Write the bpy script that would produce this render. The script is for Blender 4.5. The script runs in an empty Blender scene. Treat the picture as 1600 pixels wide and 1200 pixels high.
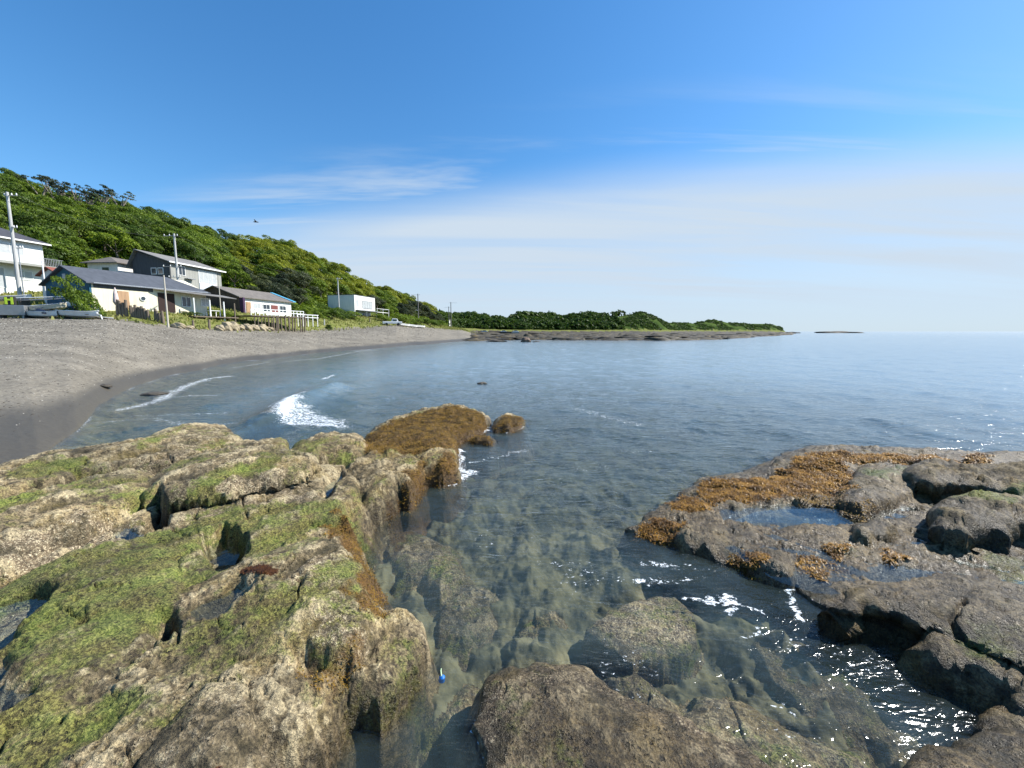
import bpy, math, random
import numpy as np
from mathutils import Vector, Matrix
random.seed(7); RNG = np.random.default_rng(7)
scene = bpy.context.scene
COL = scene.collection
R = math.radians
# ------------------------------------------------------------------ camera
F, CX, CY, PIT, H0 = 605.0, 800.0, 579.0, R(5.76), 2.2
cam_d = bpy.data.cameras.new('camera'); cam = bpy.data.objects.new('camera', cam_d); COL.objects.link(cam)
cam_d.sensor_width = 36.0; cam_d.lens = F/1600*36.0; cam_d.shift_y = -(600-CY)/1600
cam_d.clip_start = 0.05; cam_d.clip_end = 60000
cam.location = (0, 0, H0); cam.rotation_euler = (R(90)-PIT, 0, 0)
scene.camera = cam
scene.view_settings.view_transform = 'Standard'; scene.view_settings.look = 'None'
scene.view_settings.gamma = 1.0; scene.view_settings.use_curve_mapping = False
scene.view_settings.exposure = 0.68
scene.cycles.max_bounces = 6; scene.cycles.transparent_max_bounces = 12
scene.cycles.diffuse_bounces = 2; scene.cycles.glossy_bounces = 3
scene.cycles.caustics_reflective = False; scene.cycles.caustics_refractive = False
# ------------------------------------------------------------------ sun and sky
SUN_EL, SUN_AZ = R(43), R(76)          # azimuth measured from +Y towards +X
sd = bpy.data.lights.new('sun', 'SUN'); sd.energy = 5.0; sd.angle = R(0.53); sd.color = (1.0, 0.955, 0.88)
so = bpy.data.objects.new('sun', sd); COL.objects.link(so); so.location = (60, 30, 80)
sdir = Vector((math.sin(SUN_AZ)*math.cos(SUN_EL), math.cos(SUN_AZ)*math.cos(SUN_EL), math.sin(SUN_EL)))
so.rotation_euler = sdir.to_track_quat('Z', 'Y').to_euler()
W = bpy.data.worlds.new('World'); scene.world = W; W.use_nodes = True
nt = W.node_tree; N = nt.nodes; L = nt.links
for n in list(N): N.remove(n)
def nd(T, typ, **kw):
    n = T.nodes.new(typ)
    for k, v in kw.items():
        if k.startswith('i_'): n.inputs[k[2:].replace('_', ' ')].default_value = v
        elif k.startswith('n_'): n.inputs[int(k[2:])].default_value = v
        else: setattr(n, k, v)
    return n
def lk(T, a, ao, b, bi): T.links.new(a.outputs[ao], b.inputs[bi])
def math_(T, op, a, b=None, clamp=False):
    n = T.nodes.new('ShaderNodeMath'); n.operation = op; n.use_clamp = clamp
    for i, x in enumerate((a, b)):
        if x is None: continue
        if isinstance(x, (int, float)): n.inputs[i].default_value = x
        else: T.links.new(x, n.inputs[i])
    return n.outputs[0]
def mixc(T, fac, a, b, mode='MIX'):
    n = T.nodes.new('ShaderNodeMix'); n.data_type = 'RGBA'; n.blend_type = mode; n.clamp_factor = True
    for s, x in ((n.inputs[0], fac), (n.inputs[6], a), (n.inputs[7], b)):
        if isinstance(x, (int, float)): s.default_value = x
        elif isinstance(x, (tuple, list)): s.default_value = (*x, 1.0) if len(x) == 3 else x
        else: T.links.new(x, s)
    return n.outputs[2]
def sstep(T, v, a, b):
    n = T.nodes.new('ShaderNodeMapRange'); n.interpolation_type = 'SMOOTHSTEP'
    n.inputs[1].default_value = a; n.inputs[2].default_value = b
    T.links.new(v, n.inputs[0]); return n.outputs[0]
def noise(T, vec, scale, detail=3, rough=0.55, dist=0.0, out=0):
    n = T.nodes.new('ShaderNodeTexNoise'); n.inputs['Scale'].default_value = scale
    n.inputs['Detail'].default_value = detail; n.inputs['Roughness'].default_value = rough
    n.inputs['Distortion'].default_value = dist
    if vec is not None: T.links.new(vec, n.inputs['Vector'])
    return n.outputs[out]
def mapping(T, vec, scale=(1, 1, 1), rot=(0, 0, 0), loc=(0, 0, 0)):
    n = T.nodes.new('ShaderNodeMapping'); n.inputs['Scale'].default_value = scale
    n.inputs['Rotation'].default_value = rot; n.inputs['Location'].default_value = loc
    T.links.new(vec, n.inputs['Vector']); return n.outputs[0]
sky = nd(nt, 'ShaderNodeTexSky', sky_type='NISHITA', sun_disc=False, sun_elevation=SUN_EL, sun_rotation=SUN_AZ,
         altitude=0, air_density=1.0, dust_density=0.25, ozone_density=2.2)
geo = N.new('ShaderNodeNewGeometry')
neg = nd(nt, 'ShaderNodeVectorMath', operation='SCALE'); neg.inputs['Scale'].default_value = -1
L.new(geo.outputs['Incoming'], neg.inputs[0])
sep = N.new('ShaderNodeSeparateXYZ'); L.new(neg.outputs[0], sep.inputs[0])
dx, dy, dz = sep.outputs
zc = math_(nt, 'MAXIMUM', dz, 0.0)
zz = math_(nt, 'ADD', zc, 0.10)
px = math_(nt, 'DIVIDE', dx, zz); py = math_(nt, 'DIVIDE', dy, zz)
cmb = N.new('ShaderNodeCombineXYZ'); L.new(px, cmb.inputs[0]); L.new(py, cmb.inputs[1])
cv = cmb.outputs[0]
# thin cirrus on a flat layer overhead: long streaks
st = noise(nt, mapping(nt, cv, (0.25, 1.5, 1), (0, 0, R(9))), 1.0, 6, 0.6, 0.5)
br = noise(nt, mapping(nt, cv, (0.18, 0.42, 1), (0, 0, R(10)), (3.1, 1.2, 0)), 1.0, 4, 0.5, 0.3)
# the veil lies beyond a line rising to the right
edge = math_(nt, 'ADD', py, math_(nt, 'MULTIPLY', px, 0.27))
veil = sstep(nt, math_(nt, 'ADD', edge, math_(nt, 'MULTIPLY', math_(nt, 'SUBTRACT', br, 0.5), 1.3)), 1.85, 2.75)
veil = math_(nt, 'MULTIPLY', veil, math_(nt, 'ADD', 0.72, math_(nt, 'ADD', math_(nt, 'MULTIPLY', math_(nt, 'MULTIPLY', math_(nt, 'SUBTRACT', sstep(nt, st, 0.3, 0.7), 0.5), sstep(nt, dz, 0.02, 0.16)), 0.36), 0.17)))
wisp = math_(nt, 'MULTIPLY', math_(nt, 'MULTIPLY', sstep(nt, st, 0.47, 0.66), sstep(nt, edge, 1.45, 1.95)), 0.7)
cl = math_(nt, 'MULTIPLY', math_(nt, 'MAXIMUM', veil, wisp), 1.0, True)
hs = nd(nt, 'ShaderNodeHueSaturation'); hs.inputs['Saturation'].default_value = 1.27; hs.inputs['Value'].default_value = 1.0
hs.inputs['Hue'].default_value = 0.505
L.new(sky.outputs[0], hs.inputs['Color'])
den = nd(nt, 'ShaderNodeVectorMath', operation='MULTIPLY_ADD'); L.new(hs.outputs[0], den.inputs[0]); den.inputs[1].default_value = (.12, .10, .05); den.inputs[2].default_value = (1, 1, 1)
tn = nd(nt, 'ShaderNodeVectorMath', operation='MULTIPLY'); L.new(hs.outputs[0], tn.inputs[0]); tn.inputs[1].default_value = (.80, 1.06, 1.05)
dv = nd(nt, 'ShaderNodeVectorMath', operation='DIVIDE'); L.new(tn.outputs[0], dv.inputs[0]); L.new(den.outputs[0], dv.inputs[1])
skyc = mixc(nt, cl, dv.outputs[0], (2.75, 3.25, 3.80))
bg = N.new('ShaderNodeBackground'); bg.inputs['Strength'].default_value = 0.142; L.new(skyc, bg.inputs['Color'])
wo = N.new('ShaderNodeOutputWorld'); L.new(bg.outputs[0], wo.inputs['Surface'])

# ------------------------------------------------------------------ helpers
cP, sP = math.cos(PIT), math.sin(PIT)
def ray(u, v):
    a = (u-CX)/F; b = (CY-v)/F
    return np.array((a, cP + b*sP, -sP + b*cP))
def PZ(u, v, z):
    d = ray(u, v); t = (z-H0)/d[2]; return np.array((d[0]*t, d[1]*t, z))
def PY(u, v, Y):
    d = ray(u, v); t = Y/d[1]; return np.array((d[0]*t, Y, H0+d[2]*t))
def tag(o, label=None, cat=None, group=None, kind=None):
    if label: o['label'] = label
    if cat: o['category'] = cat
    if group: o['group'] = group
    if kind: o['kind'] = kind
    return o
def npmesh(name, V, Fq, smooth=False):
    """V (n,3); Fq (m,k) with constant k"""
    V = np.asarray(V, np.float32); Fq = np.asarray(Fq, np.int32)
    me = bpy.data.meshes.new(name); n, (m, k) = len(V), Fq.shape
    me.vertices.add(n); me.vertices.foreach_set('co', V.ravel())
    me.loops.add(m*k); me.loops.foreach_set('vertex_index', Fq.ravel())
    me.polygons.add(m); me.polygons.foreach_set('loop_start', np.arange(0, m*k, k, dtype=np.int32))
    me.polygons.foreach_set('loop_total', np.full(m, k, np.int32))
    if smooth: me.polygons.foreach_set('use_smooth', np.ones(m, bool))
    me.update(calc_edges=True); return me
def attr(me, name, A):
    a = me.attributes.new(name, 'FLOAT_COLOR', 'POINT')
    B = np.ones((len(me.vertices), 4), np.float32); B[:, :A.shape[1]] = A; a.data.foreach_set('color', B.ravel())
def link(name, me, mat=None, parent=None, loc=None):
    o = bpy.data.objects.new(name, me); COL.objects.link(o)
    if mat: me.materials.append(mat)
    if parent: o.parent = parent
    if loc is not None: o.location = loc
    return o
# 2-D gradient noise
def gn(x, y, s=0):
    xi = np.floor(x).astype(np.int64); yi = np.floor(y).astype(np.int64); xf = x-xi; yf = y-yi
    def g(ix, iy, fx, fy):
        h = (ix*374761393 + iy*668265263 + s*974634777) & 0xffffffff
        h = ((h ^ (h >> 13))*1274126177) & 0xffffffff; h = h ^ (h >> 16)
        a = (h & 0xffff)/65536.0*2*np.pi
        return np.cos(a)*fx + np.sin(a)*fy
    u = xf*xf*xf*(xf*(xf*6-15)+10); w = yf*yf*yf*(yf*(yf*6-15)+10)
    a = g(xi, yi, xf, yf)*(1-u) + g(xi+1, yi, xf-1, yf)*u
    b = g(xi, yi+1, xf, yf-1)*(1-u) + g(xi+1, yi+1, xf-1, yf-1)*u
    return (a*(1-w)+b*w)*1.41
def fbm(x, y, o=4, s=0, g=0.5):
    r = 0; a = 1.0
    for i in range(o):
        r = r + a*gn(x, y, s+i*17); x = x*2.03+3.1; y = y*2.03-1.7; a *= g
    return r
def worley(x, y, s=0):
    xi = np.floor(x).astype(np.int64); yi = np.floor(y).astype(np.int64); d = np.full(x.shape, 9.0)
    for i in (-1, 0, 1):
        for j in (-1, 0, 1):
            ix = xi+i; iy = yi+j
            h = (ix*374761393 + iy*668265263 + s*974634777) & 0xffffffff
            h = ((h ^ (h >> 13))*1274126177) & 0xffffffff; h = h ^ (h >> 16)
            a = (h & 0xffff)/65536.0; b = ((h >> 16) & 0xffff)/65536.0
            d = np.minimum(d, np.hypot(ix+a-x, iy+b-y))
    return d
def sm(x, a, b):
    t = np.clip((x-a)/(b-a), 0, 1); return t*t*(3-2*t)
def sdpoly(P, x, y):
    """inside distance (positive inside)"""
    P = np.asarray(P)[:, :2]; n = len(P); d = np.full(x.shape, 1e9); s = np.zeros(x.shape, bool)
    for i in range(n):
        a = P[i]; b = P[(i+1) % n]; e = b-a; wx = x-a[0]; wy = y-a[1]
        t = np.clip((wx*e[0]+wy*e[1])/(e@e+1e-12), 0, 1)
        d = np.minimum(d, (wx-e[0]*t)**2+(wy-e[1]*t)**2)
        c = (a[1] > y) != (b[1] > y)
        with np.errstate(divide='ignore', invalid='ignore'):
            s ^= c & (x < (b[0]-a[0])*(y-a[1])/(b[1]-a[1]+1e-30)+a[0])
    return np.where(s, 1, -1)*np.sqrt(d)
def sdline(P, x, y):
    P = np.asarray(P)[:, :2]; d = np.full(x.shape, 1e9)
    for i in range(len(P)-1):
        a = P[i]; e = P[i+1]-a; wx = x-a[0]; wy = y-a[1]
        t = np.clip((wx*e[0]+wy*e[1])/(e@e+1e-12), 0, 1); d = np.minimum(d, (wx-e[0]*t)**2+(wy-e[1]*t)**2)
    return np.sqrt(d)
def poly_px(pts, z): return np.array([PZ(u, v, z) for u, v in pts])

# ------------------------------------------------------------------ land: height of the ground as rings seen from the shore
# per azimuth: waterline, grass edge, hill foot, ridge
TAB = []   # (tan azimuth, r0, r1,z1, r2,z2, r3,z3, r4,z4)
def row(u, v0, v1, Y1, v2, Y2, v3, Y3, drop3=4.5, back=60, z4=None):
    a = PZ(u, v0, 0.0); b = PY(u, v1, Y1); c = PY(u, v2, Y2); e = PY(u, v3, Y3); k = math.hypot(1, (a[0]/a[1]))
    z3 = e[2]-drop3
    TAB.append((a[0]/a[1], a[1]*k, Y1*k, b[2], Y2*k, c[2], Y3*k, z3, (Y3+back)*k, z3*0.8 if z4 is None else z4))
row(-900, 760, 490, 36, 452, 46, 150, 80); row(-250, 752, 490, 38, 452, 50, 190, 85)
row(0, 738, 495, 38.5, 455, 51, 254, 90, 3.5); row(60, 716, 496.5, 37.2, 452, 54, 284, 95, 3.5)
row(120, 668, 498, 35.6, 452, 57, 302, 98); row(180, 618, 498, 36.5, 452, 60, 313, 102); row(215, 603, 503, 36.5, 454, 61, 320, 105)
row(250, 592, 509.5, 37, 458, 62, 328, 108); row(330, 574, 515, 42, 465, 70, 362, 114)
row(385, 565, 516, 47, 470, 78, 377, 124); row(450, 557, 517, 55, 478, 86, 381, 134)
row(520, 550, 515, 72, 484, 100, 412, 150); row(570, 546, 512, 86, 490, 115, 444, 162)
row(620, 542, 508, 100, 494, 135, 462, 180, 4); row(665, 539, 511, 128, 500, 165, 482, 205, 3.5)
row(690, 536, 513, 150, 506, 200, 493, 260, 5, 80)
row(715, 534, 515, 175, 512, 300, 488, 340, 6, 80); row(760, 531.5, 516, 190, 514.5, 315, 491, 360, 6, 80)
row(800, 530.5, 516.5, 250, 515, 330, 492, 375, 6, 90); row(860, 531, 517, 270, 515.5, 345, 488, 390, 6, 90)
row(930, 531.5, 517, 290, 515.5, 360, 489, 405, 6, 90); row(965, 531.5, 517, 300, 515.5, 372, 487, 415, 5, 90)
row(1005, 531.5, 517, 310, 515.5, 385, 486, 425, 1, 90); row(1025, 531.5, 517, 320, 515.5, 395, 495, 430, 1, 90)
row(1045, 531.5, 517.2, 340, 516, 420, 503, 460, 1, 80); row(1085, 531, 517.2, 360, 516, 450, 504, 490, 1, 80)
row(1115, 530.5, 517.3, 380, 516, 470, 498, 510, 1, 80); row(1140, 529, 517.3, 390, 516.2, 490, 504, 525, 1, 80)
row(1205, 525, 517.3, 410, 516.2, 500, 505, 540, 1, 80); row(1219, 524, 517.4, 430, 516.6, 520, 511, 545, 0.5, 60, -2)
row(1226, 523, 517.8, 450, 517.6, 520, 517.5, 545, 0, 60, -4)
TAB.append((TAB[-1][0]+0.012, 330*1.2, 560, 0.2, 600, -2, 700, -4, 800, -4))
TAB.append((TAB[-1][0]+0.03, 4000, 4200, -4, 4400, -4, 4600, -4, 4800, -4)); TAB.append((9.0, 4000, 4200, -4, 4400, -4, 4600, -4, 4800, -4))
TAB = np.array(TAB); TA = np.arctan(TAB[:, 0])
def ring(az, c): return np.interp(az, TA, TAB[:, c])
REEFZ = (np.arctan((735-800)/605), np.arctan((1240-800)/605))
def ground(x, y):
    az = np.arctan2(x, y); r = np.hypot(x, y)
    az_c = np.clip(az, TA[0], TA[-1])
    r0, r1, z1, r2, z2, r3, z3, r4, z4 = [ring(az_c, i) for i in range(1, 10)]
    r0 = r0*(1+0.035*fbm(az*14, az*0+0.5, 3, 5))
    # sea bed
    s = np.maximum(r0-r, 0)
    dep = np.minimum(0.30+0.075*np.maximum(r-4, 0), 3.2)
    z = -np.minimum(dep, 0.03+0.055*s)
    # beach
    t = np.clip((r-r0)/(r1-r0), 0, 1); zb = z1*(1-(1-t)**1.25)
    z = np.where(r > r0, zb, z)
    t = sm(r, r1, r2); z = np.where(r > r1, z1+(z2-z1)*np.clip((r-r1)/(r2-r1), 0, 1)**0.8, z)
    t = np.clip((r-r2)/(r3-r2), 0, 1); t = t*0.75+0.25*np.sin(t*np.pi/2)
    z = np.where(r > r2, z2+(z3-z2)*t, z)
    z = np.where(r > r3, z3+(z4-z3)*sm(r, r3, r4), z)
    z = np.where(r > r4, z4+(np.where(az > -0.25, -4, z4)-z4)*sm(r, r4, r4*1.3), z)
    # far reef: low rock sheets with water between
    m = sm(az, REEFZ[0]-0.03, REEFZ[0]+0.03)*(1-sm(az, REEFZ[1], REEFZ[1]+0.01))*sm(r, r0*0.97, r0*1.04)*(1-sm(r, r2*0.93, r2))
    fr = fbm(x/26, y/9, 4, 31); shore = 1-sm(az, -0.06, 0.22)
    zr = -0.16+1.3*fr+0.35*fbm(x/5, y/3, 3, 33)+0.40*shore+0.8*sm(r, r0*2.3, r2)
    z = z*(1-m)+m*np.clip(zr, -0.6, 1.9)
    near = np.exp(-r/60)
    z = z + np.where(r > r0, 0.03*near*fbm(x/1.7, y/1.7, 3, 3), 0) + 0.05*fbm(x/6, y/6, 3, 8)*sm(r, r0*0.8, r0*1.6)
    return z, r0, r1, r2, m

# ------------------------------------------------------------------ foreground rocks: rounded masses over the ground
# id, outline (photo px), height the outline is taken at, top height, rounding width, dome
LOBES = [
 ('R5', [(-220,800),(-60,765),(0,737),(60,718),(130,711),(200,700),(250,682),(300,670),(350,671),(374,688),(372,702),(310,722),(250,733),(160,746),(100,752),(60,768),(0,786),(-60,800),(-200,850)], .46, .58, .20, .08),
 ('R5', [(-60,772),(0,752),(60,745),(120,742),(100,757),(60,770),(0,786),(-60,800)], .5, .62, .14, .03),
 ('R6b', [(-160,850),(0,792),(50,772),(120,770),(60,800),(0,820),(-160,870)], .5, .60, .25, .05),
 ('R6', [(-260,930),(-60,830),(0,808),(60,782),(120,768),(170,752),(225,744),(246,752),(232,778),(205,800),(165,822),(130,836),(90,850),(40,873),(0,893),(-60,925),(-220,1010)], .46, .60, .22, .08),
 ('R4', [(222,775),(262,745),(330,718),(395,705),(450,700),(458,722),(492,722),(502,738),(485,758),(430,770),(360,787),(300,800),(250,806),(222,800)], .42, .62, .20, .06),
 ('R4', [(430,705),(455,712),(460,724),(492,727),(500,742),(470,757),(430,760),(415,735)], .45, .62, .14, .05),
 ('R2', [(448,715),(462,700),(490,688),(530,683),(562,686),(580,704),(562,718),(520,722),(485,727),(455,723)], .30, .46, .3, .04),
 ('R1', [(566,694),(585,672),(620,657),(665,645),(700,638),(735,643),(768,656),(752,672),(715,692),(690,704),(640,708),(600,712),(572,706)], .08, .26, .34, .03),
 ('R1b', [(580,720),(600,700),(660,684),(700,690),(715,706),(718,742),(695,755),(662,758),(640,748),(615,728)], .08, .36, .28, .04),
 ('R1b', [(556,716),(600,694),(645,696),(668,735),(645,772),(605,765)], .20, .34, .18, .03),
 ('R3', [(522,770),(540,735),(565,714),(600,708),(620,726),(640,745),(645,772),(620,800),(590,815),(562,818),(545,805)], .05, .36, .36, .04),
 ('R7', [(-700,1200),(-300,860),(-60,780),(60,735),(250,700),(370,706),(450,722),(540,730),(560,760),(540,810),(300,850),(0,960),(-300,1100)], .38, .42, .3, .0),
 ('R7', [(-600,1300),(-400,1050),(-60,930),(40,880),(130,842),(230,806),(300,800),(430,768),(520,745),(560,780),(548,812),(530,825),(545,850),(572,885),(592,920),(580,950),(583,975),(570,1010),(560,1060),(560,1120),(540,1150),(500,1190),(440,1260),(300,1700),(-600,1700)], .03, .36, .34, .06),
 ('R7', [(-300,1120),(-60,960),(60,885),(150,850),(235,838),(290,870),(285,930),(230,985),(180,1050),(60,1120),(-100,1200)], .40, .50, .6, .09),
 ('R7', [(200,1200),(260,1110),(330,1065),(380,1060),(410,1090),(400,1150),(350,1230)], .38, .46, .4, .07),
 ('R7', [(300,905),(400,870),(480,840),(530,840),(565,900),(580,950),(560,1000),(470,1040),(330,1050),(280,990)], .36, .46, .5, .04),
 ('R8', [(505,1075),(540,1020),(575,982),(640,978),(664,990),(668,1015),(655,1060),(620,1120),(590,1142),(545,1135),(515,1110)], .04, .24, .16, .03),
 ('F1', [(742,1130),(752,1085),(795,1050),(850,1033),(900,1043),(950,1070),(1000,1098),(1030,1108),(1062,1112),(1110,1148),(1170,1188),(1230,1232),(1300,1330),(1250,1600),(900,1700),(770,1400),(752,1210)], .0, .11, .4, .04),
 ('F2', [(1440,1225),(1470,1190),(1530,1170),(1600,1160),(1800,1150),(1900,1300),(1700,1600),(1450,1400)], .1, .26, .2, .06),
 # right shelf
 ('Q0', [(978,832),(1010,808),(1045,786),(1092,748),(1150,742),(1200,722),(1235,706),(1270,698),(1400,703),(1530,710),(1700,718),(2200,760),(2600,1100),(2400,1500),(1900,1500),(1650,1230),(1560,1150),(1528,1105),(1532,1075),(1500,1045),(1450,1042),(1380,1008),(1330,978),(1260,935),(1215,905),(1170,893),(1110,872),(1050,852),(1000,840)], .0, .09, .35, .02),
 ('Q0', [(1235,712),(1290,700),(1400,704),(1500,712),(1560,722),(1500,735),(1400,730),(1330,745),(1250,735),(1200,728)], .10, .20, .3, .04),
 ('Q0', [(1330,745),(1360,722),(1410,718),(1445,735),(1440,760),(1400,790),(1350,800),(1310,790)], .14, .26, .25, .05),
 ('Q0', [(1040,842),(1060,822),(1110,812),(1180,822),(1205,840),(1180,858),(1120,868),(1060,860)], .02, .14, .2, .02),
 ('Q0', [(1150,868),(1190,862),(1235,866),(1262,892),(1240,922),(1205,912),(1170,895)], .02, .15, .2, .02),
 ('Q0', [(1205,820),(1260,812),(1330,820),(1345,845),(1300,865),(1240,855),(1210,840)], .06, .15, .2, .02),
 ('Q6', [(1334,828),(1350,820),(1385,820),(1398,832),(1390,846),(1360,852),(1338,845)], .12, .22, .12, .02),
 ('Q1', [(1412,742),(1425,724),(1455,716),(1475,730),(1510,735),(1600,728),(1760,735),(2300,800),(2200,860),(1800,815),(1600,786),(1540,776),(1500,768),(1460,764),(1425,758)], .26, .40, .30, .05),
 ('Q1', [(1500,740),(1580,735),(1700,745),(1700,790),(1600,782),(1560,765)], .32, .44, .25, .04),
 ('Q1b', [(1508,716),(1540,708),(1620,708),(1900,725),(1900,740),(1620,727),(1540,727)], .26, .34, .3, .03),
 ('Q2', [(1448,818),(1455,800),(1482,789),(1512,787),(1545,797),(1600,795),(1720,806),(1760,840),(1660,852),(1590,836),(1572,852),(1520,858),(1470,850),(1445,838)], .18, .38, .16, .07),
 ('Q3', [(1292,955),(1330,928),(1395,912),(1460,906),(1530,912),(1620,930),(1900,990),(2300,1150),(2200,1400),(1800,1200),(1640,1085),(1590,1060),(1540,1035),(1490,1008),(1430,990),(1395,970),(1360,958),(1325,962)], .17, .26, .14, .05),
 ('Q4', [(1400,1030),(1420,1010),(1470,1005),(1530,1020),(1600,1060),(1750,1140),(1750,1260),(1620,1190),(1560,1115),(1500,1082),(1440,1065)], .03, .22, .25, .05),
 ('Q5', [(1522,1150),(1530,1110),(1580,1095),(1640,1120),(1850,1230),(1750,1300),(1600,1230),(1540,1185)], .0, .12, .25, .04),
 # small rocks
 ('S1', [(768,662),(790,654),(815,655),(820,664),(800,672),(775,674)], .05, .20, .25, .02),
 ('S2', [(735,688),(760,684),(776,690),(760,696),(740,695)], .0, .09, .2, .02),
 ('S3', [(395,657),(420,652),(425,656),(415,660)], .0, .07, .15, .0),
 # under water
 ('U1', [(918,992),(945,965),(1000,935),(1050,940),(1085,965),(1086,1000),(1045,1030),(990,1037),(940,1015)], -.13, -.10, .10, .015),
 ('U2', [(585,845),(650,832),(700,858),(722,900),(690,920),(640,905),(600,875)], -.2, -.14, .2, .04),
 ('U3', [(800,1000),(830,970),(870,965),(890,990),(860,1015),(820,1020)], -.3, -.22, .15, .03),
 ('U4', [(1080,1090),(1160,1100),(1250,1150),(1380,1200),(1400,1300),(1100,1300),(1060,1150)], -.2, -.08, .25, .04),
 ('U5', [(1180,1010),(1260,1000),(1400,1040),(1510,1090),(1520,1150),(1400,1170),(1260,1120),(1190,1060)], -.25, -.18, .3, .03),
 ('U6', [(690,960),(720,900),(770,930),(760,1000),(720,1060),(690,1030)], -.3, -.24, .2, .05),
 ('U7', [(650,1140),(700,1090),(745,1080),(740,1130),(700,1180),(660,1180)], -.25, -.18, .15, .05),
 ('U8', [(940,1060),(1000,1060),(1060,1100),(1090,1130),(1040,1125),(980,1100)], -.1, -.05, .1, .02),
]
HOLES = [  # outline, level the outline is taken at, depth, wall width
 ([(308,852),(325,832),(345,818),(378,816),(386,832),(378,855),(366,880),(340,882),(320,872)], .42, .26, .05),
 ([(178,832),(195,826),(222,828),(224,838),(200,844),(182,840)], .42, .10, .06),
 ([(-90,1020),(-20,945),(30,925),(60,918),(84,925),(82,950),(50,985),(10,1012),(-60,1060)], .45, .15, .08),
 ([(-80,1130),(-30,1035),(10,1020),(50,1040),(55,1080),(20,1100),(-20,1130)], .45, .13, .15),
 ([(300,935),(340,915),(385,905),(410,912),(400,935),(370,960),(340,975),(300,965)], .42, .11, .12),
 ([(225,790),(250,776),(262,790),(258,812),(240,818),(215,812)], .48, .30, .05),
 ([(215,985),(240,950),(275,940),(290,970),(280,1000),(240,1008)], .42, .16, .08),
 ([(495,765),(510,745),(535,727),(540,735),(528,755),(512,775)], .45, .14, .06),
 ([(460,1010),(490,998),(520,1000),(505,1020),(490,1030),(465,1020)], .42, .12, .05),
 ([(1120,790),(1180,782),(1240,778),(1290,788),(1340,806),(1352,818),(1300,822),(1210,815),(1130,818)], .13, .12, .12),
 ([(1360,870),(1440,872),(1450,900),(1420,915),(1340,905)], .13, .05, .2),
 ([(1452,776),(1478,778),(1484,788),(1462,784)], .15, .10, .05),
 ([(1560,910),(1640,912),(1720,935),(1650,940),(1590,925)], .13, .12, .1),
]
CRACKS = [  # dark crevices
 ([(-80,912),(0,890),(60,868),(110,845),(160,830),(200,812)], .5, .05, .14),
 ([(-60,800),(60,768),(110,755),(160,748),(230,740),(310,722)], .5, .06, .16),
 ([(160,735),(210,720),(250,710),(270,712)], .6, .025, .08),
 ([(1502,925),(1506,945),(1500,972)], .33, .02, .05),
 ([(560,975),(540,1000),(520,1050),(512,1090),(540,1130)], .45, .02, .03),
 ([(455,725),(490,727),(520,724),(560,716)], .5, .03, .08),
 ([(1330,790),(1390,775),(1440,770),(1500,778),(1600,790)], .3, .05, .07),
]
MOSS = [([(-150,1010),(0,885),(60,862),(150,842),(235,815),(300,800),(430,772),(540,768),(600,788),(500,812),(420,840),(425,868),(330,885),(300,905),(270,960),(215,1000),(150,1040),(100,1090),(0,1140),(-150,1250)], .5, .85),
 ([(272,752),(300,735),(370,714),(432,703),(450,708),(420,718),(340,735),(300,750)], .75, 1.3), ([(10,738),(60,718),(140,712),(150,722),(80,738),(20,750)], .65, 1.0),
 ([(195,697),(240,682),(290,676),(250,695),(215,705)], .65, .8), ([(-60,800),(40,770),(95,772),(60,788),(0,808)], .6, 1.1), ([(110,768),(180,750),(240,745),(230,758),(170,766)], .7, .9),
 ([(-100,1250),(0,1090),(100,1050),(230,1030),(330,1060),(200,1110),(60,1180)], .55, .8), ([(310,1070),(370,1060),(400,1095),(360,1120)], .6, .8),
 ([(300,1040),(200,1180),(330,1300),(100,1300)], .5, .5), ([(505,690),(540,684),(565,688),(560,700),(520,700)], .6, .7), ([(550,745),(575,715),(605,712),(620,735),(590,770),(560,780)], .6, .45),
 ([(360,800),(480,790),(520,820),(470,880),(380,900)], .5, .5), ([(350,680),(372,690),(370,702),(340,704),(310,700)], .6, .8),
 ([(1352,722),(1412,714),(1414,728),(1370,734)], .4, 1.0), ([(1475,735),(1600,728),(1900,745),(1900,770),(1600,750),(1500,748)], .65, 1.0),
 ([(1540,795),(1600,793),(1760,806),(1760,840),(1590,826)], .62, 1.2), ([(1440,920),(1500,914),(1620,932),(1900,990),(1900,1040),(1600,985),(1500,960)], .5, .55)]
PALE = [([(-100,860),(0,815),(120,775),(240,755),(230,785),(130,835),(0,890),(-100,930)], .75, 1.2), ([(440,870),(520,845),(565,900),(575,960),(540,1000),(470,960)], .5, 1.1),
 ([(250,760),(300,765),(400,740),(480,735),(500,750),(430,775),(300,808),(240,800)], .6, .9), ([(0,1200),(150,1100),(260,1040),(420,1000),(520,1050),(500,1200),(200,1300)], .5, .55),
 ([(180,960),(230,940),(250,900),(290,870),(300,900),(270,950),(210,1000)], .6, .9), ([(160,725),(250,690),(350,672),(340,690),(250,720)], .7, .8), ([(530,820),(560,800),(610,790),(600,815)], .4, .8),
 ([(740,1150),(760,1080),(850,1035),(960,1070),(1080,1120),(1200,1200),(1150,1190),(1000,1118),(880,1080),(800,1095),(770,1180)], .06, 1.5),
 ([(1080,850),(1150,845),(1240,870),(1262,895),(1230,920),(1170,890)], .15, 1.0), ([(1210,825),(1330,830),(1330,850),(1240,850)], .2, .8), ([(600,1040),(640,980),(668,1000),(650,1070),(600,1140)], .4, .6),
 ([(920,990),(1000,935),(1085,965),(1080,1005),(1000,1035)], -.1, 1.2), ([(585,845),(650,832),(722,900),(690,920)], -.15, .9), ([(1100,1110),(1250,1150),(1400,1250),(1100,1250)], -.1, .8)]
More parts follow.
